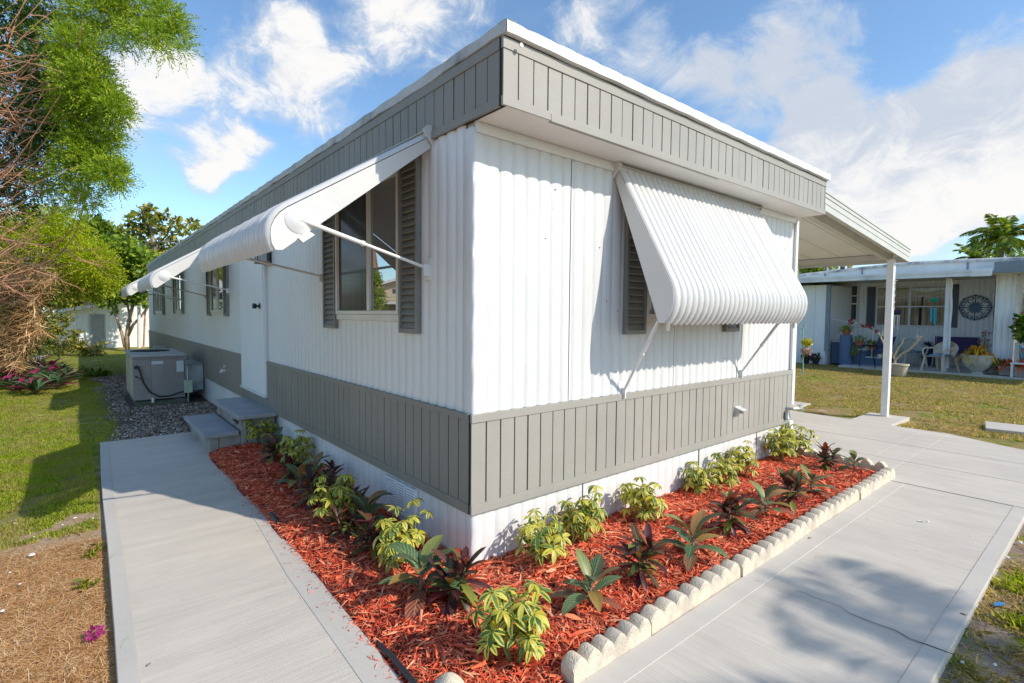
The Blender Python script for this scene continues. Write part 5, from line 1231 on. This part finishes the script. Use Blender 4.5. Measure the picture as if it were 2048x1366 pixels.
# medallion of scrolled iron on the wall
md_ = thing('wall_medallion', 'round dark blue scrolled iron medallion hung on the neighbouring ribbed wall', 'wall ornament', (XW-.06, .73, 1.80))
mb = MB(); A_ = lambda r, t, d=0.: (d, r*math.cos(t)*.98, r*math.sin(t)*.98)
n = 32; poly = [((.13 if k % 2 else .215), 2*PI*k/n) for k in range(n)]
mb.add([A_(r, t, -.004) for r, t in poly]+[A_(r, t, .004) for r, t in poly], [tuple(range(n)), tuple(reversed(range(n, 2*n)))]+[(i, (i+1) % n, n+(i+1) % n, n+i) for i in range(n)])
for k in range(8): mb.tube([A_(.15, k*PI/4), A_(.385, k*PI/4)], .012, 5); mb.tube([A_(.36, k*PI/4+.06), A_(.40, k*PI/4), A_(.36, k*PI/4-.06)], .012, 5)
for k in range(8):
    c0 = PI/8+k*PI/4
    for sg in (-1, 1):
        pts = []
        for j in range(15):
            t = j/14; rr = .35-.10*t+.05*math.sin(t*3.); an = c0+sg*(.35-.45*t+.25*math.sin(t*6)); pts.append(A_(rr, an))
        mb.tube(pts, .009, 4)
    cx_, cy_ = .30*math.cos(c0), .30*math.sin(c0)
    mb.tube([A_(.375, c0+.36*u_) for u_ in np.linspace(-1, 1, 7)], .009, 4)
    mb.tube([(0, cx_+.045*math.cos(t), cy_+.045*math.sin(t)) for t in np.linspace(0, 5, 9)], .009, 4)
mb.build('ironwork', M('iron_blue', (.09, .13, .22), .5, .3), md_)
# ---- patio furniture and pots
def plastic_chair(loc, rz, mat, label):
    c = thing('plastic_armchair', label, 'chair', loc, rz, 'moulded plastic armchairs on the patio')
    mb = MB()
    for sx_ in (-1, 1):
        for y, dy in ((-.22, -.05), (.20, .10)):
            x = sx_*.24; X = sx_*.29; mb.add([(x-.03, y-.02, .40), (x+.03, y-.02, .40), (x+.03, y+.03, .40), (x-.03, y+.03, .40), (X-.022, y+dy-.015, 0), (X+.022, y+dy-.015, 0), (X+.022, y+dy+.02, 0), (X-.022, y+dy+.02, 0)], [(0, 1, 2, 3), (7, 6, 5, 4), (0, 4, 5, 1), (1, 5, 6, 2), (2, 6, 7, 3), (3, 7, 4, 0)])
            mb.build('leg', mat, c, bevel=.004); mb = MB()
    mb = MB(); rows = [[(-.27+.54*i/8, -.25+.48*j/6, .41-.02*math.sin(PI*i/8)*math.sin(PI*j/6)) for i in range(9)] for j in range(7)]; mb.grid(rows); mb.build('seat', mat, c, smooth='all', solid=.018)
    mb = MB(); rows = []
    for j in range(9):
        t = j/8; wdt = .26+.07*math.sin(PI*min(1, t*.9)); top = []
        hw = wdt*(1 if t < .55 else math.sqrt(max(0.02, 1-((t-.55)/.47)**2)))
        rows.append([(hw*s_, .22+.13*t-.12*s_*s_, .40+.42*t) for s_ in np.linspace(-1, 1, 11)])
    mb.grid(rows); mb.build('backrest', mat, c, smooth='all', solid=.014)
    for sx_ in (-1, 1):
        mb = MB(); mb.tube([(sx_*.27, -.24, .41), (sx_*.295, -.25, .56), (sx_*.30, -.20, .625), (sx_*.30, .05, .63), (sx_*.27, .20, .66)], [.022, .024, .026, .026, .02], 8); mb.build('armrest', mat, c, smooth=True)
    return c
PBE = M('plastic_beige', (.62, .52, .38), .5, var=.08); PWH = M('plastic_pale', (.50, .52, .47), .5, var=.1)
c1_ = plastic_chair((16.45, 1.04, .015), -PI/2-.35+PI, PBE, 'beige plastic armchair by the patio post, its rounded back to the lawn'); c1_.rotation_euler.z = math.radians(-118)
c2_ = plastic_chair((17.6, 1.92, .015), math.radians(-95), PWH, 'pale greenish white plastic armchair against the wall left of the beige one'); c2_.rotation_euler.z = math.radians(-60)
for (p, lb) in (((16.45, 1.04, .43), 'blue patterned cushion on the beige armchair'), ((17.6, 1.92, .43), 'blue cushion on the pale armchair by the wall')):
    mb = MB(); mb.grid([[(-.22+.44*i/8, -.2+.40*j/8, .03+.03*math.sin(PI*i/8)*math.sin(PI*j/8)) for i in range(9)] for j in range(9)])
    tag(mb.build('cushion', M('cushion_blue', (.10, .18, .30), .8, var=.6, vs=14, col2=(.35, .42, .5)), smooth='all', solid=.04, loc=p), lb, 'cushion', 'blue seat cushions')
NAV = M('sling_navy', (.035, .045, .12), .7, var=.15); NVP = M('sling_purple', (.06, .035, .13), .7, var=.1)
def sling(loc, rz, wd, label, name, cat, mt_):
    c = thing(name, label, cat, loc, rz); h = wd/2
    mb = MB(); mb.grid([[(-h, .22, .42), (h, .22, .42)], [(-h, .33, .65), (h, .33, .65)], [(-h, .42, .90), (h, .42, .90)]]); mb.build('backrest', mt_, c, solid=.012)
    mb = MB(); mb.grid([[(-h, -.25, .42), (h, -.25, .42)], [(-h, .22, .40), (h, .22, .40)]]); mb.build('seat', mt_, c, solid=.012)
    mb = MB()
    for s_ in (-1, 1):
        x = s_*(h+.02); mb.tube([(x, -.30, 0), (x, -.27, .42), (x, .22, .40), (x, .43, .92)], .013, 6); mb.tube([(x, .30, 0), (x, .18, .40)], .013, 6); mb.tube([(x, -.27, .42), (x, -.27, .62), (x, .30, .62)], .015, 6)
    mb.build('frame', BM, c, smooth=True); return c
sling((16.35, 2.52, .015), math.radians(-115), .46, 'navy sling patio chair seen side on left of the carport post', 'sling_chair', 'chair', NAV)
sling((18.2, 1.0, .015), math.radians(-80), .95, 'dark purple sling bench with black frame against the ribbed wall', 'sling_bench', 'bench', NVP)
def pot(name, label, cat, loc, prof, mt_, plant=None, group=None):
    c = thing(name, label, cat, loc, 0, group); mb = MB(); mb.lathe(prof, 22); mb.build('pot', mt_, c, smooth=True)
    mb = MB(); r = prof[-1][0]*.9; mb.lathe([(0, 0), (r, 0), (0, .01)], 16, (0, 0, prof[-1][1]-.03)); mb.build('soil', DARK, c)
    return c
def spikes(c, n, ln, w_, mat, z, up=.7, r=.05, seed=1, nm='foliage'):
    rs = random.Random(seed); mb = MB()
    for i in range(n):
        a = rs.random()*6.283; e = rs.uniform(.05, 1.4)*up+.1; l = ln*rs.uniform(.6, 1.1); d = Vector((math.cos(a), math.sin(a), 0)); s_ = Vector((-math.sin(a), math.cos(a), 0)); pts = []
        for k in range(5):
            t = k/4; an = e-t*t*.9; p = d*(r+l*t*math.cos(e)*.9)+Vector((0, 0, z+l*t*math.sin(an if an > -.5 else -.5))); ww = w_*(.6, 1, .9, .6, .05)[k]*.5; pts.append((p-s_*ww, p+s_*ww))
        mb.grid(pts)
    mb.build(nm, mat, c, smooth='all')
TER = M('terracotta', (.42, .12, .05), .8, var=.15); STN = M('cast_stone', (.50, .50, .44), .85, var=.25, vs=10, bump=.01, bs=30); GRP = M('grey_planter', (.36, .36, .33), .8, var=.1); BGP = M('beige_planter', (.50, .45, .34), .7, var=.12)
YLF = leafmat('bromeliad_yellow', [(0, (.30, .22, .02)), (.3, (.72, .42, .03)), (.7, (.90, .55, .04)), (1, (.85, .28, .04))], .35, .4); RDF = leafmat('coral_leaves', [(0, (.35, .05, .03)), (.4, (.80, .18, .08)), (.8, (.90, .32, .16)), (1, (.10, .20, .04))], .3, .5)
GNF = leafmat('pot_green', [(0, (.08, .15, .02)), (.6, (.25, .38, .05)), (1, (.50, .55, .10))], .35, .5); PUF = leafmat('pot_purple', [(0, (.03, .02, .07)), (.6, (.08, .06, .18)), (1, (.25, .20, .40))], .2, .5)
p = at(1951, 748, 2, 0.)
u_ = pot('urn_planter', 'large stone urn planted with a yellow orange bromeliad at the lawn edge', 'planter', (16.25, .24, 0), [(.14, 0), (.17, .02), (.10, .08), (.12, .12), (.24, .22), (.31, .36), (.325, .50), (.34, .53)], STN)
spikes(u_, 150, .50, .06, YLF, .50, 1.05, .05, 3)
u_ = pot('tall_plant_pot', 'pink flowered spiky plant in a pot behind the urn', 'potted plant', (17.6, .30, .015), [(.12, 0), (.16, .28)], GRP); spikes(u_, 40, .30, .04, GNF, .26, .9, .03, 4)
PK = leafmat('pale_pink', [(0, (.45, .14, .12)), (1, (.65, .35, .30))], .3)
for f_ in [((0, 0, 1.05), .10, 60), ((.03, .05, .85), .12, 60), ((0, -.05, .7), .07, 30)]: leaves('flower', [f_], PK, None, .06, .03).parent = u_
mb = MB(); mb.tube([(0, 0, .3), (0, .01, .7), (0, 0, 1.1)], .008, 5); mb.build('stem', STG, u_)
for i, (y, x, s_, lb) in enumerate([(-.30, 16.5, .24, 'grey square planter with red coral leaves, left of the pair past the urn'), (-.62, 16.3, .27, 'grey planter with brightest orange coral leaves, right of the pair past the urn'), (-.05, 16.9, .22, 'low planter of green and lime leaves right behind the urn')]):
    c = thing('planter_box', lb, 'planter', (x, y, .036), 0); mb = MB(); mb.prism([(-.13, 0), (.13, 0), (.16, .24), (-.16, .24)], -.15, .15, lambda u, v, a: (a, u, v)); mb.build('box', GRP, c, bevel=.006)
    spikes(c, 120, s_*1.35, .045, GNF if i == 2 else RDF, .22, 1.1, .05, 10+i)
c = thing('tin_watering_can', 'tiny white watering can with a red tag at the planter edge', 'watering can', (16.05, -.86, .036)); mb = MB(); mb.lathe([(.05, 0), (.05, .12), (.04, .16)], 14); mb.tube([(0, .05, .08), (0, .12, .18)], .01, 6); mb.tube([(0, -.05, .12), (0, -.09, .09), (0, -.05, .03)], .006, 6); mb.build('can', GAL, c, smooth=True)
c = pot('urn_planter', 'beige pot holding a bare forked branch like antlers, right of the carport post', 'planter', tuple(at(1797, 752, 2, -.03)), [(.15, 0), (.17, .05), (.20, .26), (.225, .28), (.22, .32)], BGP)
ap = at(1797, 752, 2, -.03)
def apx(x, y, dx=0.): q_ = at(x, y, 0, ap.x+dx); return (q_.x-ap.x, q_.y-ap.y, q_.z-ap.z)
mb = MB()
mb.tube([apx(1789, 733), apx(1790, 720), apx(1803, 708), apx(1818, 700), apx(1828, 690), apx(1837, 679), apx(1841, 672)], [.035, .03, .028, .026, .026, .026, .016], 7)
mb.tube([apx(1836, 680), apx(1834, 670)], [.02, .01], 6); mb.tube([apx(1838, 679), apx(1846, 672)], [.02, .008], 6)
mb.tube([apx(1790, 720), apx(1784, 708), apx(1776, 692), apx(1767, 686), apx(1762, 675), apx(1756, 664)], [.03, .026, .024, .024, .02, .012], 7); mb.tube([apx(1762, 675), apx(1766, 660)], [.016, .008], 6)
mb.tube([apx(1787, 714), apx(1796, 696), apx(1803, 688), apx(1808, 676)], [.022, .02, .018, .010], 6); mb.tube([apx(1803, 687), apx(1804, 680)], [.014, .008], 5)
mb.build('bare_branch', M('bare_wood', (.48, .38, .24), .8, var=.2), c, smooth=True)
u_ = pot('potted_plant', 'dark blue pot of purple leaves against the wall between the two armchairs', 'potted plant', (18.35, 1.72, .015), [(.10, 0), (.14, .35), (.15, .62)], NAV); spikes(u_, 50, .26, .05, PUF, .62, .9, .03, 21)
# blue steps, pedestal and pots by the neighbour's door
nbs = thing('blue_steps', 'blue painted block steps with white treads at the neighbouring door', 'steps', (17.4, 3.6, 0)); mb = MB()
o_ = lambda x, y, z: (x-17.4, y-3.6, z)
for k, (y0, y1, z1) in enumerate(((3.35, 3.9, .98*.70), (2.95, 3.349, .46), (2.55, 2.949, .24))): mb.box(*o_(17.0, y0, .0), *o_(18.3, y1, z1))
mb.build('risers', NB_B, nbs); mb = MB()
for k, (y0, y1, z1) in enumerate(((3.35, 3.9, .687), (2.95, 3.349, .461), (2.55, 2.949, .241))): mb.box(*o_(16.98, y0, z1), *o_(18.3, y1, z1+.03))
mb.build('treads', NB_T, nbs); mb = MB()
for y, z in ((3.4, .7), (3.1, .55), (2.8, .45), (2.5, .3)): mb.tube([o_(17.02, y, z*.6), o_(17.02, y, z+.62)], .012, 5)
mb.tube([o_(17.02, 3.9, 1.42), o_(17.02, 3.4, 1.32), o_(17.02, 2.5, .92)], .016, 6); mb.build('railing', CPP, nbs)
mb = MB(); mb.lathe([(.17, 0), (.17, .92), (.16, .93)], 24, (0, 0, 0)); tag(mb.build('pedestal', NB_B, smooth=True, loc=(16.75, 3.42, 0)), 'round blue painted pedestal carrying a trailing pot by the steps', 'pedestal')
u_ = pot('potted_plant', 'terracotta pot of grassy leaves and red blooms on the blue pedestal', 'potted plant', (16.75, 3.42, .93), [(.09, 0), (.13, .16), (.14, .18)], TER); spikes(u_, 90, .36, .018, GNF, .17, .8, .02, 31)
RB = leafmat('red_bloom', [(0, (.35, .01, .02)), (1, (.60, .04, .06))], .3)
for f_ in [((-.0, -.12, .42), .07, 50), ((0, -.45, .30), .05, 24), ((0, -.65, .25), .06, 30), ((0, -.8, .14), .05, 24), ((0, -.55, .33), .04, 14)]: leaves('flower', [f_], RB, None, .06, .04).parent = u_
mb = MB(); mb.tube([(0, 0, .15), (0, -.3, .34), (0, -.85, .14)], .006, 5); mb.tube([(0, .0, .15), (0, -.3, .25), (0, -.65, .25)], .006, 5); mb.build('stem', STB, u_)
u_ = pot('potted_plant', 'brown pot with trailing stems hanging beside the blue pedestal', 'potted plant', (16.7, 3.05, .62), [(.08, 0), (.12, .16)], TER); leaves('foliage', [((0, 0, .2), .14, 160), ((0, .12, -.1), .09, 60), ((0, .12, -.25), .08, 60)], GNF, None, .07, .03).parent = u_
u_ = pot('potted_plant', 'orange terracotta pot of pale lime leaves on the upper blue step', 'potted plant', (17.1, 2.82, .49), [(.08, 0), (.11, .12), (.13, .14)], TER); leaves('foliage', [((0, 0, .18), .13, 150)], GNF, None, .08, .05).parent = u_
u_ = pot('potted_plant', 'small white pot with a lime plant on the lower blue step', 'potted plant', (17.1, 2.60, .27), [(.07, 0), (.09, .13)], CPP); leaves('foliage', [((0, 0, .17), .08, 80)], GNF, None, .06, .04).parent = u_
for i, (y, lb) in enumerate(((4.42, 'black pot with dead brown leaves, left of two at the foundation'), (4.13, 'black pot with curled brown leaves, right of two at the foundation'))):
    u_ = pot('black_pot', lb, 'potted plant', (16.35, y, -.02), [(.08, 0), (.11, .18)], BLK); leaves('foliage', [((0, 0, .22), .13, 170)], leafmat('withered', [(0, (.03, .02, .015)), (1, (.16, .09, .05))], .1), None, .08, .05).parent = u_
# wind chimes
for (x, y0, y1, lb, mt_, tp) in ((1868, 600, 640, 'turquoise wind chime hanging on the right before the neighbouring window', M('turquoise', (.02, .42, .55), .4), M('glass_green', (.02, .30, .20), .4)), (1794, 624, 642, 'white wind chime with dark top hanging left before the neighbouring window', M('silver_pipe', (.6, .6, .62), .35, .5), NVP)):
    a = at(x, y0, 0, 16.6); b = at(x, y1, 0, 16.6); c = thing('wind_chime', lb, 'wind chime', tuple(a)); h_ = a.z-b.z
    mb = MB(); mb.tube([(0, 0, 2.62-a.z), (0, 0, -h_*.35)], .004, 4); mb.build('string', BLK, c)
    mb = MB(); mb.lathe([(.0, .08), (.08, .05), (.11, .0), (.06, -.05), (0, -.07)], 8); mb.build('top', tp, c)
    mb = MB()
    for k in range(5): mb.tube([(.05*math.cos(k*1.256), .06*math.sin(k*1.256), -h_*.45), (.05*math.cos(k*1.256), .06*math.sin(k*1.256), -h_*.45-.26-.05*k)], .014, 6)
    mb.lathe([(0, .0), (.08, 0), (.08, .02), (0, .02)], 12, (0, 0, -h_*.45)); mb.build('tubes', mt_, c, smooth=True)
# shepherd hook with hanging baskets
hp = at(1606, 750, 2, -.03); hx = hp.x
def hk(x, y): q_ = at(x, y, 0, hx); return (0, q_.y-hp.y, q_.z-hp.z)
sh = thing('shepherd_hook', 'pale green double garden hook standing in the lawn beside the carport post', 'garden hook', tuple(hp)); mb = MB()
mb.tube([hk(1606, 752), hk(1606, 655)], .014, 8); mb.tube([hk(1606, 665), hk(1604, 656), hk(1601, 657), hk(1600, 668)], .008, 6); mb.tube([hk(1606, 655), hk(1610, 642), hk(1604, 640)], .009, 6); mb.tube([hk(1606, 655), hk(1610, 650), hk(1612, 657), hk(1610, 660)], .008, 6)
mb.build('pole', M('verdigris', (.25, .50, .42), .5, var=.2), sh, smooth=True)
for (x, y, lb, mt_) in ((1613, 684, 'hanging ball of yellow blooms on the garden hook', leafmat('yellow_bloom', [(0, (.15, .20, .02)), (.3, (.55, .50, .02)), (1, (.75, .68, .06))], .3)), (1612, 702, 'hanging ball of pale pink blooms low on the garden hook', leafmat('pink_bloom', [(0, (.20, .16, .06)), (.5, (.60, .40, .38)), (1, (.75, .62, .60))], .3))):
    q_ = at(x, y, 0, hx); c = thing('hanging_flowers', lb, 'hanging flowers', tuple(q_)); leaves('blooms', [((0, 0, 0), .115, 260)], mt_, None, .05, .045).parent = c
    mb = MB(); mb.lathe([(.0, -.1), (.06, -.08), (.09, -.02)], 12); mb.build('basket', BARK_T, c)
# plants beyond the right corner
u_ = thing('flowering_bush', 'dark green bush with red flowers before the porch window at the right edge', 'bush', (16.6, YA-.42, 0)); leaves('foliage', [((0, 0, 1.35), .32, 700), ((0, -.3, 1.2), .3, 600), ((.0, .1, 1.1), .2, 300)], FG, None, .12, .07).parent = u_
RF2 = leafmat('red_flower', [(0, (.4, .02, .04)), (1, (.7, .08, .12))], .3)
for f_ in [((-.3, 0, 1.45), .08, 40), ((-.32, -.2, 1.3), .07, 40), ((-.2, .1, 1.65), .07, 30)]: leaves('flower', [f_], RF2, None, .06, .045).parent = u_
mb = MB(); mb.lathe([(.16, 0), (.2, .5), (.22, .75)], 16); mb.build('pot', BARK_R, u_, smooth=True)
c = thing('garden_chair', 'turquoise and white painted garden chair partly cut off at the right edge', 'chair', (16.4, YA-.38, .02)); mb = MB()
for k in range(7): a = -.5+k*.17; mb.add([(0, .03*math.sin(a)*8*.3+.0, .40), (0, .03*math.sin(a)*8*.3+.045, .40), (.1, .30*math.sin(a)+.03, .78), (.1, .30*math.sin(a)-.03, .78)], [(0, 1, 2, 3)], k % 2)
mb.build('backrest', [M('turquoise', (.02, .42, .55), .4), CPP], c, solid=.015)
mb = MB(); mb.box(-.45, -.25, .34, 0, .25, .37); mb.build('seat', CPP, c); 
for a, b in ((-.42, -.22), (-.42, .22), (-.04, -.22), (-.04, .22)): mb = MB(); mb.box(a-.02, b-.02, 0, a+.02, b+.02, .34); mb.build('leg', CPP, c)
# ============================================================ FAR VEGETATION (right)
PF = leafmat('palm_leaf', [(0, (.04, .09, .012)), (.5, (.15, .25, .02)), (.85, (.32, .40, .03)), (1, (.52, .42, .08))], .35, .4)
def palm(label, loc, h, fr, nf=16, seed=0, w_=.05, sc=1., loose=.5, group=None, lean=(0, 0), dn=1.):
    rs = random.Random(seed); c = thing('palm_tree', label, 'palm tree', loc, 0, group); top = Vector((lean[0], lean[1], h))
    mb = MB(); mb.tube([(0, 0, -.1), (lean[0]*.3, lean[1]*.3, h*.5), top], [.16*sc, .12*sc, .09*sc], 10); mb.build('trunk', BARK_G, c, smooth='all')
    for i in range(nf):
        a = i*2.4+rs.uniform(-.3, .3); e = 1.25-1.5*(i/nf)+rs.uniform(-.15, .15); l = fr*rs.uniform(.8, 1.05); mb = MB(); pts = []; p = top.copy(); d = Vector((math.cos(a)*math.cos(e), math.sin(a)*math.cos(e), math.sin(e))); N = 12
        for k in range(N+1):
            pts.append(p.copy()); p = p+d*(l/N); d = (d+Vector((0, 0, -.13*dn))).normalized()
        mb.tube(pts, [.018*sc*(1-.8*k/N) for k in range(N+1)], 4)
        for k in range(1, N*3):
            t = k/(N*3); j = min(N-1, int(t*N)); q_ = pts[j].lerp(pts[j+1], t*N-j); dd_ = (pts[j+1]-pts[j]).normalized(); sd = dd_.cross(Vector((0, 0, 1))); sd = sd.normalized() if sd.length > .05 else Vector((1, 0, 0))
            ll = fr*.30*math.sin(PI*(t*.85+.12))**.7
            for s_ in (-1, 1):
                tip = q_+(sd*s_*.8+dd_*.65).normalized()*ll+Vector((0, 0, -ll*loose*rs.uniform(.3, 1.1))); m_ = q_.lerp(tip, .5)+Vector((0, 0, ll*.08)); ww = dd_*w_*.5
                mb.add([q_, m_-ww, tip, m_+ww], [(0, 1, 2, 3)])
        mb.build('frond', PF, c)
    return c
D7 = 40.; p = deep(1996, 640, D7); hgt = deep(1990, 478, D7).z
palm('tall coconut palm showing above the neighbouring roof at the right', (p.x, p.y, 0), hgt, 2.9, 22, 3, .16, 1.4, .6)
p = deep(1942, 640, 38.); palm('short palm top just left of the tall palm above the neighbouring roof', (p.x, p.y, 0), deep(1942, 518, 38.).z, 1.7, 14, 8, .12, 1.)
p = deep(2075, 640, 44.); palm('palm at the extreme right edge behind the tall palm', (p.x, p.y, 0), deep(2070, 520, 44.).z, 2.4, 16, 9, .14, 1.2)
DT = 36.; p = deep(1622, 650, DT); c = thing('round_tree', 'round green tree top seen under the carport beam', 'tree', (p.x, p.y, 0)); mb = MB(); mb.tube([(p.x, p.y, 0), deep(1622, 560, DT)], [.25, .12], 8); shift(mb.build('trunk', BARK_G), c)
leaves('crown', pxcl([(1618, 545, 18, 900), (1632, 548, 15, 600), (1608, 552, 14, 500), (1622, 565, 22, 900)], DT), FG, c, .30, .16, .1)
p = deep(1648, 650, 34.); palm('small dark palm between the round tree and the feather banner', (p.x, p.y, 0), deep(1648, 530, 34.).z, 1.1, 9, 12, .07, .7)
for (x, lb, cs) in ((1676, 'red and black feather banner above the neighbouring roof', ((.45, .02, .03), (.02, .02, .02), (.65, .35, .02))), (1690, 'yellow feather banner above the neighbouring roof', ((.75, .45, .03), (.70, .50, .10), (.55, .30, .03)))):
    p = deep(x, 650, 33.); t_ = deep(x, 524, 33.); c = thing('feather_banner', lb, 'banner', (p.x, p.y, 0)); mb = MB(); mb.tube([(0, 0, 0), (0, 0, t_.z-.1), (.05, -.3, t_.z)], .02, 6); mb.build('pole', GAL, c)
    mb = MB()
    for k in range(3): z1 = t_.z-.05-k*.28; mb.add([(0, .0, z1), (.02, -.3+.04*k, z1-.02), (.03, -.28+.05*k, z1-.28), (0, 0, z1-.28)], [(0, 1, 2, 3)], k)
    mb.build('cloth', [M('banner_%d_%d' % (x, k), cc_, .8) for k, cc_ in enumerate(cs)], c, solid=.01)
# palm outside the frame whose fronds shade the front walk
palm('slim palm just outside the right of the frame shading the front walk', (4.22, -8.66, 0), 4.3, 1.65, 22, 5, .06, .7, .5, None, (-.55, .55))
# ============================================================ HOUSE AND TREES BEHIND, SEEN ONLY IN THE WINDOW REFLECTION
GT = M('gable_tan', (.52, .40, .27), .7, var=.08, vs=2); GR_ = M('gable_roof', (.6, .58, .55), .7)
gh = thing('gable_house', 'tan clapboard gable house across the yard mirrored in the side window', 'house', (-11, 20, 0)); mb = MB()
mb.prism([(-3.5, 0), (3.5, 0), (3.5, 2.3), (0, 3.3), (-3.5, 2.3)], -.1, 5, lambda u, v, a: (u, a, v))
for k in range(16): mb.box(-3.5, -.125, .15*k+.01, 3.5, -.101, .15*k+.14)
mb.build('wall', GT, gh); mb = MB()
for s_ in (-1, 1): mb.prism([(s_*3.9, 2.18), (0, 3.33), (0, 3.45), (s_*3.95, 2.3)], -.5, 5.2, lambda u, v, a: (u, a, v))
mb.build('roof', GR_, gh); mb = MB(); mb.box(-3.4, -1.6, 1.9, 3.6, -.2, 2.0); mb.box(-3.4, -1.62, 0, 3.5, -1.58, 1.0); mb.build('porch_roof', GR_, gh)
mb = MB()
for k in range(4): mb.box(-1.1+.6*k, -.14, 2.45, -.6+.6*k, -.126, 2.65)
mb.build('gable_window', GL_D, gh); gh.rotation_euler.z = .3
# ============================================================ SMALL LITTER
def bits(name, label, cat, lst, mt_, s0=.02):
    for i, (x, y, s_) in enumerate(lst):
        p = at(x, y, 2, -.03 if cat != 'paint chip' else .0035); mb = MB(); rs = random.Random(i+len(lst)); n = 7
        mb.add([(s_*math.cos(k*6.283/n)*rs.uniform(.6, 1), s_*math.sin(k*6.283/n)*rs.uniform(.5, .9), 0) for k in range(n)]+[(s_*.5*math.cos(k*6.283/n), s_*.45*math.sin(k*6.283/n), s_*.45) for k in range(n)], [tuple(reversed(range(n))), tuple(range(n, 2*n))]+[(k, (k+1) % n, n+(k+1) % n, n+k) for k in range(n)])
        tag(mb.build(name, mt_, smooth=True, loc=p), label, cat, label)
WS = M('pale_stone', (.66, .63, .58), .8, var=.1)
bits('pebble', 'small pale shell rock lying on the left yard', 'stone', [(64, 1110, .022), (30, 1047, .012), (20, 1145, .008), (40, 1168, .009), (68, 1074, .008), (5, 1222, .014), (150, 1036, .014), (125, 1050, .01), (185, 1037, .012)], WS)
bits('pebble', 'pale shell rock in the sandy strip by the front walk', 'stone', [(2015, 1115, .016), (2040, 1085, .02), (1990, 1190, .012), (2003, 1235, .02), (2030, 1240, .014), (2020, 1160, .012), (1975, 1230, .01), (1925, 1325, .012), (1990, 1330, .012)], WS)
bits('paint_chip', 'tiny white paint chip on the front walk', 'paint chip', [(1856, 1043, .010), (1933, 1068, .005), (1942, 1072, .006), (1953, 1073, .005), (1958, 1076, .005), (1988, 1072, .007), (1886, 885, .012), (1965, 896, .008)], M('chip_white', (.8, .8, .78), .7))
def flat_leaf(label, x, y, ln, wd, mt_, rz, z=-.02, name='fallen_leaf', curl=.6):
    mb = MB(); mb.uv = []; uvleaf(mb, (0, 0, .004), (1, 0, .15), (0, 0, 1), ln, wd, oval, curl, .3, 6); mb.uv = None
    p = at(x, y, 2, z); o = mb.build(name, mt_, smooth='all', loc=p); o.rotation_euler.z = rz; return tag(o, label, 'leaf')
flat_leaf('single green leaf fallen on the pine straw', 148, 1165, .05, .022, M('fresh_leaf', (.06, .26, .02), .5), .4)
flat_leaf('tan dead leaf on the left walk near the bottom', 296, 1333, .025, .012, BARK_T, 1.1, .004)
flat_leaf('tan leaf curled on the edge of the front walk beside its shadow', 1935, 1232, .06, .03, PBE, .8, .004, curl=1.4)
flat_leaf('dark curled leaf lying on the front walk near the edging', 1620, 1078, .05, .014, BARK_G, .3, .004)
flat_leaf('bent white plastic shard on the front walk', 1838, 1043, .045, .018, CPP, -.6, .004, 'plastic_shard', 1.3)
flat_leaf('blue wrapper scrap on the sandy strip', 1990, 1213, .085, .03, M('blue_wrapper', (.03, .22, .45), .35), -.4, -.02, 'wrapper', .3)
p = at(188, 1275, 2, -.03); c = thing('fallen_bloom', 'magenta bloom fallen on the pine straw beside the left walk', 'flower', tuple(p)); leaves('petals', [((0, 0, .02), .028, 70)], leafmat('magenta', [(0, (.30, .02, .14)), (1, (.60, .08, .30))], .3), None, .022, .016).parent = c
mb = MB(); mb.tube([(0, 0, .01), (.05, .02, .004), (.09, .0, .002)], .0015, 5); mb.build('stem', BARK_T, c)
for i, (x, y, a, ln, lb) in enumerate([(212, 1130, 1.3, .085, 'long green grass blade arching over the walk edge, upper one'), (214, 1128, -.2, .10, 'green blade lying across the walk edge beside the upper one'), (238, 1310, .9, .11, 'dry grass stalk leaning over the walk edge near the bottom')]):
    p = at(x, y, 2, -.02); mb = MB(); pts = []
    for k in range(7): t = k/6; pts.append(((ln*t*math.cos(a)*.9)-.002, ln*t*math.sin(a)*.5, .05*math.sin(PI*t*.8)+.01)); 
    mb.grid([[(q[0], q[1]-.003*(1-k/7), q[2]), (q[0], q[1]+.003*(1-k/7), q[2])] for k, q in enumerate(pts)]); tag(mb.build('grass_blade', GR, loc=p), lb, 'grass blade')
